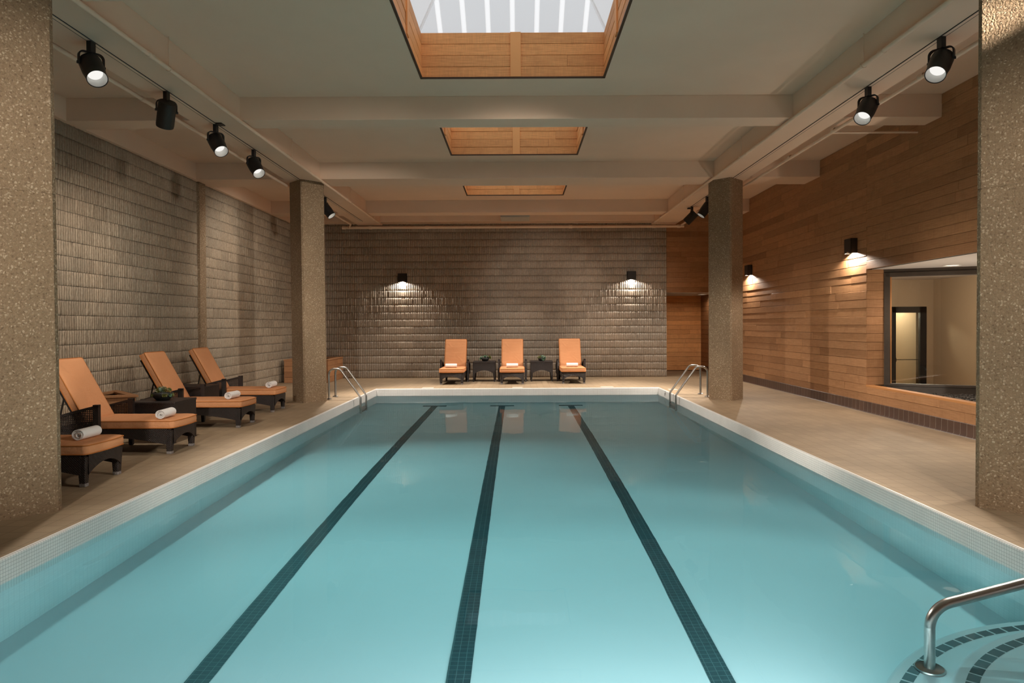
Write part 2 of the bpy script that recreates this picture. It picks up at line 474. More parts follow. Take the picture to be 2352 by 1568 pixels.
# ------------------------------------------------------------------ masonry walls
def masonry(name, mat, L, H, to3d, period=.0554, ch=.2216, seed=1, rough=.005, wav=.0, joint=8, gd=.016, gap=.007, jdeep=.0):
    rg = np.random.default_rng(seed)
    nr = int(round(L/period)); nc = int(math.ceil(H/ch))
    nu = nr*4+1
    V = []; Q = []; T = []
    ph = np.arange(nu) % 4
    u = (np.arange(nu)//4)*period+np.array([0., .17, .5, .83])[ph]*period
    base = np.where(ph == 0, 0, np.where(ph == 2, gd*1.12, gd))
    o = 0
    for c in range(nc):
        z0 = c*ch; z1 = min(H, z0+ch)
        rows = np.array([z0, z0+gap, z0+ch*.27, z0+ch*.5, z0+ch*.75, z0+ch-.0004, z0+ch]); rows = np.minimum(rows, z1)
        blk = ((np.arange(nu)//4+(c % 2)*(joint//2))//joint)
        bt = rg.random(nr//joint+4)
        boff = (bt-.5)*rough*1.2
        riboff = np.repeat(rg.normal(0, rough*.5, nr+1), 4)[:nu]
        wob = np.cumsum(rg.normal(0, wav, (7, 1)), axis=0)*0
        for k, z in enumerate(rows):
            d = base+riboff+boff[blk]+rg.normal(0, rough*.45, nu)
            d = np.where(ph == 0, np.abs(rg.normal(0, rough*.2, nu)), d)
            isj = (ph == 0) & (((np.arange(nu)//4+(c % 2)*(joint//2)) % joint) == 0)
            d = np.where(isj, -jdeep, d)
            if k in (0, 6): d = np.full(nu, gd*.25)
            uu = u+np.where(ph == 0, 0, 0)+(rg.normal(0, wav, nu//4+1).repeat(4)[:nu] if wav else 0)
            V.append(np.stack([uu, np.full(nu, z), d], 1))
        for k in range(6):
            a = o+k*nu+np.arange(nu-1)
            Q.append(np.stack([a, a+1, a+1+nu, a+nu], 1))
            T.append(np.full(nu-1, .02) if k in (0, 5) else np.clip(.2+bt[blk[:-1]]*.6+rg.random(nr).repeat(4)[:nu-1]*.2, 0, 1))
        o += 7*nu
    V = np.concatenate(V); Q = np.concatenate(Q); T = np.concatenate(T)
    P = to3d(V)
    me = fast_mesh(name, P, Q, T)
    return me
# back wall: u along +x from the left wall, faces -y
BR = 4.53
me = masonry('wall_back', 'glazed_block', BR-(WL), 4.70, lambda V: np.stack([WL+V[:, 0], WB-V[:, 2], V[:, 1]], 1), seed=3, rough=.004, gd=.03, gap=.007)
wb = link('wall_back', me, 'glazed_block')
tag(wb, 'back wall of brown vertically ribbed block with a slight glaze', 'wall', kind='structure')
b = MB(); b.box(WL-.3, WB+.001, -.2, BR-.004, WB+.25, 5.15); o = b.build('block_core', 'glazed_block'); o.parent = wb
# right return of the back wall, ragged rib end
# left wall: u along -y so that it faces +x
Y1L, Y0L = WB, 5.0
me = masonry('wall_left', 'split_block', Y1L-Y0L, 4.66, lambda V: np.stack([WL+V[:, 2], Y1L-V[:, 0], V[:, 1]], 1), seed=5, rough=.0065, wav=.004, gd=.019, gap=.008)
wl = link('wall_left', me, 'split_block')
tag(wl, 'left wall of tan split faced ribbed block', 'wall', kind='structure')
b = MB(); b.box(WL-.3, REAR, -.2, WL-.001, WB+.25, 5.15); o = b.build('block_core', 'split_block'); o.parent = wl
b = MB(); b.box(WL-.02, 14.38, 0, WL+.075, 14.66, BZ); pil = b.build('trim_1', 'exposed_aggregate', bevel=.006)
tag(pil, 'narrow concrete pilaster standing out of the left block wall', 'pilaster', kind='structure')

# ------------------------------------------------------------------ plank walls
def planks(mb, O, U, Vv, N, L, H, row=.1546, th=.018, seed=1, lens=(1.2, 3.4), gap=.0035, bev=.0045, dark=.12, cuts=None, jit=.003):
    """boards of height ROW along U, stacked along V, standing out along N"""
    rg = random.Random(seed); O = Vector(O); U = Vector(U); Vv = Vector(Vv); N = Vector(N)
    z = 0.
    while z < H-.01:
        h = min(row, H-z); x = 0.
        first = True
        while x < L-.01:
            l = rg.uniform(*lens)
            if first: l *= rg.uniform(.3, 1.); first = False
            if L-x-l < .35: l = L-x
            t = rg.random(); tone = (.05+.25*rg.random()) if t < dark else (.35+.55*rg.random())
            off = rg.uniform(-jit, jit); tilt = rg.uniform(0, .004)
            x0, x1, z0, z1 = x+gap*.25, x+l-gap*.25, z+gap/2, z+h-gap/2
            pts = [(x0, z0, 0), (x1, z0, 0), (x1, z1, 0), (x0, z1, 0)]
            d0 = th+off
            q = [(x0, z0), (x1, z0), (x1, z1), (x0, z1)]
            qi = [(x0+bev*.4, z0+bev, d0+tilt), (x1-bev*.4, z0+bev, d0+tilt), (x1-bev*.4, z1-bev, d0-tilt), (x0+bev*.4, z1-bev, d0-tilt)]
            vs = [O+U*a+Vv*c for a, c in q]+[O+U*a+Vv*c+N*(d0-bev*.8) for a, c in q]+[O+U*a+Vv*c+N*dd for a, c, dd in qi]
            fs = []; uv = []
            for i in range(4):
                j = (i+1) % 4
                fs.append((i, j, 4+j, 4+i)); uv.append([q[i], q[j], q[j], q[i]])
                fs.append((4+i, 4+j, 8+j, 8+i)); uv.append([q[i], q[j], q[j], q[i]])
            fs.append((8, 9, 10, 11)); uv.append([(a, c) for a, c, _ in qi])
            mb.add([tuple(v) for v in vs], fs, None, tone, uv)
            x += l
        z += h
    return mb
X, Y, Z = (1, 0, 0), (0, 1, 0), (0, 0, 1)
NY = 12.29
# right wall, in register courses from floor up
wr = empty('wall_right', (WR, 12, 0), 'right wall clad in horizontal cedar boards, lit by small sconces', 'wall', kind='structure')
def inr(o): o.parent = wr; o.matrix_parent_inverse = Matrix.Translation((-WR, -12, 0)); return o
RZ = NZ0-2*.1546
b = MB()
planks(b, (WR+.018, NY, RZ-.1546*2+.0), (0, 1, 0), Z, (-1, 0, 0), ALC-NY, CZ-RZ+.3092, seed=11, jit=.004)
planks(b, (WR+.018, REAR, NZ1), (0, 1, 0), Z, (-1, 0, 0), NY-REAR, CZ-NZ1, row=.151, seed=12, dark=.3)
planks(b, (WR+.018, REAR, NZ0-.1546*3), (0, 1, 0), Z, (-1, 0, 0), NY-REAR, .1546*3, seed=13, dark=.05)
inr(b.build('cedar_cladding', 'cedar', attr=True))
b = MB()
b.box(WR+.018, NY+.014, -.2, WR+.32, ALC+.3, 5.15); b.box(WR+.018, REAR, NZ1+.02, WR+.32, NY, 5.15); b.box(WR+.018, REAR, -.2, WR+.13, NY, NZ0-.03)
inr(b.build('wall_core', 'wood_trim_dark'))
# reveal of the window niche
b = MB(); planks(b, (WR+.003, NY+.018, NZ0), X, Z, (0, -1, 0), .345, NZ1-NZ0, seed=21, lens=(2, 3), dark=.0)
inr(b.build('niche_reveal', 'cedar', attr=True))
b = MB(); b.add([(0, 0, 0)], [])
b = MB(); b.box(WR-.004, REAR, NZ0-.032, WR+.14, NY+.015, NZ0+.006)
inr(b.build('niche_sill', 'cedar_pale', bevel=.004))
# baseboard
b = MB()
prof = [(WR-.006, .193), (WR-.016, .187), (WR-.018, .03), (WR-.030, .008), (WR-.045, .001), (WR+.02, 0), (WR+.02, .193)]
b.prism(prof, 'y', REAR, ALC)
bb = b.build('baseboard_right', 'baseboard_tile', smooth=35); tag(bb, 'dark red brown tile baseboard below the cedar wall', 'baseboard', kind='structure')

# alcove behind the back wall on the right
wa = empty('wall_alcove', (5.4, ALC, 0), 'cedar clad alcove wall behind the far right pillar', 'wall', kind='structure')
b = MB(); planks(b, (BR-.2, ALC, .02), X, Z, (0, -1, 0), WR-BR+.2, 2.56, seed=31, lens=(1.4, 2.5), dark=.1)
o = b.build('alcove_cladding', 'cedar_pale', attr=True); o.parent = wa; o.matrix_parent_inverse = Matrix.Translation((-5.4, -ALC, 0))
b = MB(); b.box(BR-.2, ALC+.001, -.2, WR+.3, ALC+.3, 5.2); b.box(BR-.3, WB+.2, -.2, BR-.05, ALC+.3, 2.7)
o = b.build('wall_core', 'wood_trim_dark'); o.parent = wa; o.matrix_parent_inverse = Matrix.Translation((-5.4, -ALC, 0))
wk = empty('wall_bulkhead', (5.4, WB, 2.56), 'dark cedar boarded bulkhead over the alcove beside the block wall', 'wall', kind='structure')
b = MB(); planks(b, (BR-.02, WB+.02, NZ1), X, Z, (0, -1, 0), WR-BR+.02, CZ-NZ1, seed=33, lens=(.8, 2.0), dark=.3)
o = b.build('bulkhead_cladding', 'cedar', attr=True); o.parent = wk; o.matrix_parent_inverse = Matrix.Translation((-5.4, -WB, -2.56))
b = MB(); b.box(BR-.05, WB+.02, NZ1, WR+.1, ALC+.1, NZ1+.12); o = b.build('soffit', 'corridor_ceiling'); o.parent = wk; o.matrix_parent_inverse = Matrix.Translation((-5.4, -WB, -2.56))
b = MB(); b.box(BR-.05, WB+.021, NZ1+.1, WR+.1, WB+.2, 5.15); o = b.build('wall_core', 'wood_trim_dark'); o.parent = wk; o.matrix_parent_inverse = Matrix.Translation((-5.4, -WB, -2.56))

# ------------------------------------------------------------------ window niche, corridor beyond
D = Vector((7.86-6.62, 11.70-12.30, 0)).normalized()      # along the window
W0 = Vector((6.62, 12.295, 0)); NRM = Vector((D.y, -D.x, 0))     # faces the pool
if NRM.y > 0: NRM = -NRM
WLEN = 2.9
def wpt(s, z, d=0): p = W0+D*s+NRM*d; return (p.x, p.y, z)
def wbox(b, s0, s1, z0, z1, d0, d1):
    v = [wpt(s0, z0, d0), wpt(s1, z0, d0), wpt(s1, z0, d1), wpt(s0, z0, d1), wpt(s0, z1, d0), wpt(s1, z1, d0), wpt(s1, z1, d1), wpt(s0, z1, d1)]
    b.add(v, [(0, 3, 2, 1), (4, 5, 6, 7), (0, 1, 5, 4), (1, 2, 6, 5), (2, 3, 7, 6), (3, 0, 4, 7)])
win = empty('window_1', tuple(W0+D*1.4), 'large dark framed interior window set in the cedar niche', 'window', kind='structure')
def inw(o): o.parent = win; o.matrix_parent_inverse = Matrix.Translation(-(W0+D*1.4)); return o
b = MB()
zt, zb = 2.50, .475
wbox(b, -.02, .075, zb, zt, -.05, .04); wbox(b, 0, WLEN, zt-.075, zt+.0, -.05, .04); wbox(b, 0, WLEN, zb, zb+.045, -.05, .05); wbox(b, WLEN-.08, WLEN, zb, zt, -.05, .04)
inw(b.build('window_frame', 'dark_frame', bevel=.004))
b = MB(); wbox(b, .075, .10, zb+.04, zt-.07, -.02, .02)
inw(b.build('glazing_bead', 'cedar_pale', bevel=.002))
b = MB(); wbox(b, .07, WLEN-.07, zb+.04, zt-.07, -.006, .0)
inw(b.build('window_pane', 'window_glass'))
b = MB(); wbox(b, -.05, WLEN+.3, -.1, zb, -.06, .03); inw(b.build('window_apron', 'dark_frame'))
b = MB(); wbox(b, -.05, WLEN+.3, zt, 2.70, -.06, .02); inw(b.build('window_header', 'dark_frame'))
# niche bed and soffit
e1 = W0+D*(WLEN+.1)
b = MB(); b.prism([(WR+.1, 12.4), (6.7, 12.4), (e1.x, e1.y), (e1.x, 8.9), (WR+.1, 8.9)], 'z', NZ1, NZ1+.1)
inr(b.build('niche_soffit', 'corridor_ceiling'))
b = MB(); b.box(WR+.018, 8.7, -.1, e1.x+.2, 8.9, 2.7); b.box(e1.x, 8.7, -.1, e1.x+.2, e1.y+.2, 2.7)
inr(b.build('niche_return', 'wood_trim_dark'))
b = MB(); b.prism([(WR+.14, 12.29), (6.62, 12.29), (e1.x, e1.y-.03), (e1.x, 8.9), (WR+.14, 8.9)], 'z', .1, .36)
rg = random.Random(4)
for i in range(650):
    x = rg.uniform(6.45, 8.4); y = rg.uniform(9.3, 12.2)
    lim = 12.3+(x-6.62)*D.y/D.x-.06
    if y > lim: continue
    r = rg.uniform(.018, .038); T = Matrix.Translation((x, y, .365)) @ Matrix.Rotation(rg.uniform(0, PI), 4, 'Z') @ Matrix.Diagonal((1, rg.uniform(.6, .9), .6, 1))
    b.lathe([(.001, -r), (r*.8, -r*.6), (r, 0), (r*.8, r*.6), (.001, r)], 7, T)
gr = b.build('gravel', 'gravel', smooth=60); tag(gr, 'dark loose pebbles filling the bed under the niche window', 'gravel', kind='stuff')
dl = empty('recessed_downlight', (7.29, 11.46, NZ1), 'round recessed downlight in the soffit over the niche window', 'ceiling light')
b = MB(); b.lathe([(.145, .004), (.145, -.008), (.125, -.010), (.115, .002)], 32); b.build('trim_ring', 'reflector_white', dl, smooth=40)
b = MB(); b.lathe([(.115, -.001), (.001, -.001)], 32); b.build('lens', 'downlight_glow', dl)
dl2 = copy_tree(dl); dl2.location = (6.0, 22.2, NZ1); dl2['label'] = 'recessed downlight under the bulkhead, half hidden behind the far right pillar'
# corridor
cw = empty('wall_corridor', (9, 19, 0), 'tan grasscloth corridor wall seen through the niche window', 'wall', kind='structure')
def inq(o): o.parent = cw; o.matrix_parent_inverse = Matrix.Translation((-9, -19, 0)); return o
b = MB()
b.box(6.6, 19, -.3, 10.40, 19.15, 3); b.box(11.36, 19, -.3, 11.75, 19.15, 3); b.box(10.40, 19, 2.052, 11.36, 19.15, 3)
b.box(11.57, 10.4, -.3, 11.7, 19, 3)
b.box(11.25, 10.2, -.3, 11.5, 15.3, 3)
inq(b.build('corridor_wall', 'grasscloth'))
b = MB(); b.box(6.6, 9.4, 2.80, 13.2, 21, 2.9); inq(b.build('corridor_ceiling', 'corridor_ceiling'))
b = MB(); b.box(6.68, 12.45, -.4, 13.2, 21.5, -.3); b.box(8.6, 9.4, -.4, 13.2, 12.45, -.3); inq(b.build('corridor_floor', 'grasscloth'))
b = MB(); b.box(9.6, 20.6, -.3, 13.0, 20.7, 2.9); inq(b.build('vestibule_wall', 'cream_wall'))
b = MB(); b.box(11.18, 19.16, -.3, 11.30, 20.6, 2.9); inq(b.build('vestibule_side', 'grasscloth'))
dr = empty('door_1', (10.88, 19, 0), 'black framed glass corridor door with push bar seen through the window', 'door', kind='structure')
b = MB(); b.box(-.48, -.04, -.3, -.37, .06, 2.052); b.box(.305, -.04, -.3, .48, .06, 2.052); b.box(-.48, -.04, 1.885, .48, .06, 2.052)
b.build('door_frame', 'door_black', dr, bevel=.004)
b = MB(); b.box(-.37, .0, -.3, .305, .012, 1.885); b.build('door_pane', 'window_glass', dr)
b = MB(); b.box(-.37, -.03, .572, .305, -.012, .590); b.box(-.48, -.045, .53, -.36, -.01, .63); b.build('push_bar', 'bronze_metal', dr)

# ------------------------------------------------------------------ ceiling, beams, skylights
SKX = (-1.315, 1.215); SKY = [(6.90, 9.40), (11.15, 13.63), (15.36, 17.86)]
ys = [REAR]+[v for p in SKY for v in p]+[ALC+.2]
b = MB()
for i in range(len(ys)-1):
    if i % 2 == 0: b.box(WL-.2, ys[i], CZ, WR+.35, ys[i+1], CZ+.18)
    else:
        b.box(WL-.2, ys[i], CZ, SKX[0], ys[i+1], CZ+.18); b.box(SKX[1], ys[i], CZ, WR+.35, ys[i+1], CZ+.18)
ce = b.build('ceiling', 'painted_concrete'); tag(ce, 'beige painted concrete ceiling slab', 'ceiling', kind='structure')
def beam(x0, y0, x1, y1, z0, label):
    b = MB(); b.box(x0, y0, z0, x1, y1, CZ+.001)
    return tag(b.build('ceiling_beam', 'painted_concrete', bevel=.006), label, 'beam', 'painted concrete ceiling beams', 'structure')
BX0, BX1 = 4.085, 4.83
beam(-BX1, REAR, -BX0, WB-.1, BZ, 'long painted beam over the left pillars carrying the left light track')
beam(BX0, REAR, BX1, WB+.02, BZ, 'long painted beam over the right pillars carrying the right light track')
beam(WL-.1, 5.6, WR+.01, 6.42, BZ+.0015, 'cross beam at the very top edge over the near pillars')
beam(WL-.1, 10.12, WR+.01, 10.55, BZ+.0015, 'first full cross beam, between the nearest and middle skylights')
beam(WL-.1, 14.19, WR+.01, 14.95, BZ+.0015, 'wide cross beam resting on the far pillars')
beam(WL-.1, 18.50, WR+.01, 18.98, BZ+.0015, 'cross beam beyond the farthest skylight')
beam(WL-.1, 20.35, BR, WB+.02, 4.69, 'edge beam along the top of the ribbed back wall')
beam(WL-.1, REAR, WL+.10, 20.4, BZ+.003, 'edge beam along the top of the left block wall')
def skylight(y0, y1, label):
    x0, x1 = SKX; yc = (y0+y1)/2; H = .62
    r = empty('skylight', (0, yc, CZ), label, 'skylight', 'cedar lined skylights along the ceiling')
    b = MB(); sd = int(y0*10)
    planks(b, (x0, y1, .0), X, Z, (0, -1, 0), x1-x0, H, row=H/4, th=.016, seed=sd, lens=(3, 4), dark=.0)
    planks(b, (x1, y0, .0), (-1, 0, 0), Z, (0, 1, 0), x1-x0, H, row=H/4, th=.016, seed=sd+1, lens=(3, 4), dark=.0)
    planks(b, (x0, y0, .0), Y, Z, (1, 0, 0), y1-y0, H, row=H/4, th=.016, seed=sd+2, lens=(3, 4), dark=.0)
    planks(b, (x1, y1, .0), (0, -1, 0), Z, (-1, 0, 0), y1-y0, H, row=H/4, th=.016, seed=sd+3, lens=(3, 4), dark=.0)
    mv = Matrix.Translation((0, -yc, 0))
    b.v = [tuple(mv @ Vector(v)) for v in b.v]
    b.build('well_lining', 'cedar_pale', r, attr=True)
    h2 = (y1-y0)/2; xc = (x0+x1)/2
    b = MB(); e = .03
    for q in ((x0-.0, -h2, x1, -h2+e), (x0, h2-e, x1, h2), (x0, -h2, x0+e, h2), (x1-e, -h2, x1, h2)): b.box(q[0], q[1], -.006, q[2], q[3], .012)
    b.build('well_trim', 'wood_trim_dark', r)
    for bx in ((-.072+xc+.04, h2-.036, .012, .072+xc+.04, h2-.016, H-.002), (x0+.016, -.07, .06, x0+.036, .07, H-.002), (x1-.036, -.07, .06, x1-.016, .07, H-.002), (-.07+xc, -h2+.016, .012, .07+xc, -h2+.036, H-.002)):
        b = MB(); b.box(*bx, tone=.8); b.build('batten', 'cedar_pale', r, attr=True, bevel=.002)
    # outer kerb + hipped glazing
    b = MB()
    for q in ((x0-.08, -h2-.08, x1+.08, -h2), (x0-.08, h2, x1+.08, h2+.08), (x0-.08, -h2, x0, h2), (x1, -h2, x1+.08, h2)): b.box(q[0], q[1], .1, q[2], q[3], H)
    b.build('kerb', 'wood_trim_dark', r)
    rise = .72; rl = .55
    A = [(x0-.06, -h2-.06, H), (x1+.06, -h2-.06, H), (x1+.06, h2+.06, H), (x0-.06, h2+.06, H)]
    R = [(xc-rl, 0, H+rise), (xc+rl, 0, H+rise)]
    b = MB(); b.add(A+R, [(2, 1, 5), (0, 3, 4)])
    xa, xb = x0-.06, x1+.06
    def tt(x): return 1. if abs(x-xc) <= rl else max(0., (xb-xc-abs(x-xc))/(xb-xc-rl))
    cuts = [xa]+[xc+k*.33+d for k in range(-3, 4) for d in (-.035, .035)]+[xb]
    for k in range(0, len(cuts), 2):
        c0, c1 = cuts[k], cuts[k+1]
        mids = [q for q in (xc-rl, xc+rl) if c0 < q < c1]
        for sg in (-1, 1):
            top = [(x, sg*(h2+.06)*(1-tt(x)), H+rise*tt(x)) for x in [c1]+mids[::-1]+[c0]]
            b.add([(c0, sg*(h2+.06), H), (c1, sg*(h2+.06), H)]+[p for p in top if p[2] > H+.001], [tuple(range(2+sum(p[2] > H+.001 for p in top)))])
    b.build('glass_roof', 'frosted_pane', r)
    def bar(p, q, w):
        b.tube([p, q], w, 6)
    b = MB(); dz = -.02
    for i in range(4): bar((A[i][0]*.985, A[i][1]*.985, H), (R[0 if i in (0, 3) else 1][0], 0, H+rise+dz), .022)
    bar((R[0][0], 0, H+rise+dz), (R[1][0], 0, H+rise+dz), .025)
    b.build('hip_bar', 'clear_rib', r)
    for k in range(-3, 4):
        x = xc+k*.33
        t = 1. if abs(x-xc) <= rl else (x1+.06-xc-abs(x-xc))/(x1+.06-xc-rl)
        for sg in (-1, 1):
            b = MB(); y0_, y1_ = sg*(h2+.05), sg*(h2+.06)*(1-t)
            z1_ = H+rise*t-.012
            b.add([(x-.035, y0_, H-.004), (x+.035, y0_, H-.004), (x+.035, y1_, z1_), (x-.035, y1_, z1_), (x-.035, y0_, H+.004), (x+.035, y0_, H+.004), (x+.035, y1_, z1_+.008), (x-.035, y1_, z1_+.008)],
                  [(0, 3, 2, 1), (4, 5, 6, 7), (0, 1, 5, 4), (1, 2, 6, 5), (2, 3, 7, 6), (3, 0, 4, 7)])
            b.build('glazing_bar', 'clear_rib', r)
    return r
skylight(*SKY[0], 'nearest cedar lined skylight with its white glazing showing')
skylight(*SKY[1], 'middle cedar lined skylight between two cross beams')
skylight(*SKY[2], 'farthest and smallest looking cedar lined skylight')
vb = empty('ceiling_vent', (-.055, 19.55, 4.62), 'pale boxed ceiling vent between the last cross beam and back wall', 'vent')
b = MB(); b.box(-.41, -.4, 0, .41, .4, .36); b.build('vent_box', 'white_box', vb, bevel=.004)
b = MB(); b.box(-.36, -.35, -.006, .36, .35, .001); b.build('vent_panel', 'white_box', vb, bevel=.002)

# ------------------------------------------------------------------ pillars
def pillar(x, y, label, dx=0., jz=(2.75,)):
    r = empty('pillar', (x, y, 0), label, 'pillar', 'square concrete pillars beside the pool', 'structure')
    b = MB(); h = .358; c = .05
    def ring(z, k=1., ox=0.):
        hh = h*k
        return [(hh-c+ox, -c, z), (hh-c+ox, c, z), (c+ox, hh-c, z), (-c+ox, hh-c, z), (-hh+c+ox, c, z), (-hh+c+ox, -c, z), (-c+ox, -hh+c, z), (c+ox, -hh+c, z)]
    c = .022
    def ring(z, hh, ox):
        return [(hh+ox, -c, z), (hh+ox, c, z), (c+ox, hh, z), (-c+ox, hh, z), (-hh+ox, c, z), (-hh+ox, -c, z), (-c+ox, -hh, z), (c+ox, -hh, z)]
    zs = [(0, h)]
    for j in jz: zs += [(j-.006, h), (j-.004, h-.006), (j+.004, h-.006), (j+.006, h)]
    zs += [(BZ+.003, h)]
    vs = []; fs = []
    for z, hh in zs: vs += ring(z, hh, dx*z/BZ)
    for i in range(len(zs)-1):
        for k in range(8): fs.append((i*8+k, i*8+(k+1) % 8, (i+1)*8+(k+1) % 8, (i+1)*8+k))
    fs.append(tuple(range((len(zs)-1)*8, len(zs)*8)))
    b.add(vs, fs)
    b.build('pillar_shaft', 'exposed_aggregate', r)
    return r
pillar(-4.365, 5.95, 'near left exposed aggregate pillar cut by the picture edge', -.03)
pillar(4.345, 5.92, 'near right exposed aggregate pillar cut by the picture edge', .02)
pillar(-4.44, 14.55, 'far left exposed aggregate pillar behind the chaise lounges', -.03, (2.75,))
pillar(4.435, 14.55, 'far right exposed aggregate pillar next to the pool ladder', .0, (2.75,))

# ------------------------------------------------------------------ pipes and tracks
def pipe(name, pts, r, label, rods=(), coup=(), group='painted pipes under the ceiling', fr=.05):
    e = empty(name, pts[0], label, 'pipe', group)
    o0 = Vector(pts[0])
    b = MB(); b.tube([Vector(p)-o0 for p in (fillet(pts, fr) if len(pts) > 2 else pts)], r, 12); b.build('pipe_run', 'painted_pipe', e, smooth=50)
    for c in coup:
        c = Vector(c); b = MB(); T = Matrix.Translation(c-o0) @ (Matrix.Rotation(PI/2, 4, 'X') if abs(pts[-1][1]-pts[0][1]) > abs(pts[-1][0]-pts[0][0]) else Matrix.Rotation(PI/2, 4, 'Y'))
        b.lathe([(r, -.05), (r*1.25, -.045), (r*1.25, .045), (r, .05)], 16, T); b.build('coupling', 'painted_pipe', e, smooth=40)
    for p in rods:
        p = Vector(p)-o0; b = MB()
        b.tube([(p.x, p.y, p.z+.02), (p.x, p.y, CZ-o0.z+.01)], .006, 8); b.build('hanger_rod', 'painted_pipe', e)
        b = MB(); T = Matrix.Translation(p) @ Matrix.Rotation(PI/2, 4, 'X')
        b.lathe([(r*1.02, -.012), (r*1.3, -.012), (r*1.3, .012), (r*1.02, .012)], 16, T); b.box(p.x-.05, p.y-.01, p.z+.0, p.x-.02, p.y+.01, p.z+.03); b.build('pipe_clamp', 'painted_pipe', e)
    return e
IP = 4.052
for s, nm in ((-1, 'left'), (1, 'right')):
    pipe('sprinkler_pipe', [(s*IP, REAR+.1, 4.605), (s*IP, 20.1, 4.605)], .027,
         'rod hung pipe along the inner edge of the %s long beam' % nm, [(s*IP, y, 4.605) for y in (8.0, 12.35, 16.65, 19.3)], [(s*IP, y, 4.605) for y in (7.6, 12.1, 16.3)])
OP = 4.905
pipe('sprinkler_pipe', [(-OP, REAR+.1, 4.585), (-OP, 20.15, 4.585), (-OP-.12, 20.45, 4.53)], .027, 'pipe along the outer edge of the left long beam',
     [], [(-OP, y, 4.585) for y in (9.0, 12.6, 16.8)])
pipe('sprinkler_pipe', [(OP, REAR+.1, 4.585), (OP, 20.40, 4.56)], .027, 'pipe along the outer edge of the right long beam ending at a flange',
     [], [(OP, y, 4.585) for y in (8.3, 10.6, 12.3, 16.8)])
pipe('sprinkler_pipe', [(OP, 10.72, 4.585), (WR+.02, 10.72, 4.585)], .018, 'thin branch pipe running into the right cedar wall', [], [(OP+.08, 10.72, 4.585)])
pipe('sprinkler_pipe', [(-5.25, 20.5, 4.535), (5.0, 20.5, 4.535)], .04, 'thick pipe crossing below the edge beam of the back wall', [], [(x, 20.5, 4.535) for x in (-5.2, -4.4, -2.7, 1.6, 4.1, 4.85)])
TX = 4.525
def track(s, y1, label):
    e = empty('light_track', (s*TX, 1, BZ), label, 'light track', 'light tracks under the beams')
    b = MB(); b.box(-.021, 0, -.008, .021, y1-1, .001); b.build('track_rail', 'painted_pipe', e)
    for d in (-1, 1):
        b = MB(); b.box(d*.024-.004, 0, -.0085, d*.024+.004, y1-1, .0005); b.build('shadow_gap', 'track_slot', e)
    return e
tl = track(-1, 19.9, 'beige light track along the underside of the left beam')
tr_ = track(1, 17.95, 'beige light track along the underside of the right beam')
b = MB(); b.box(.03, 9.22, -.014, .12, 9.36, .001); b.build('feed_plate', 'bronze_metal', tl)
b = MB(); b.box(-.06, 16.85, -.03, .06, 16.95, -.002); b.build('end_feed', 'bronze_metal', tr_)

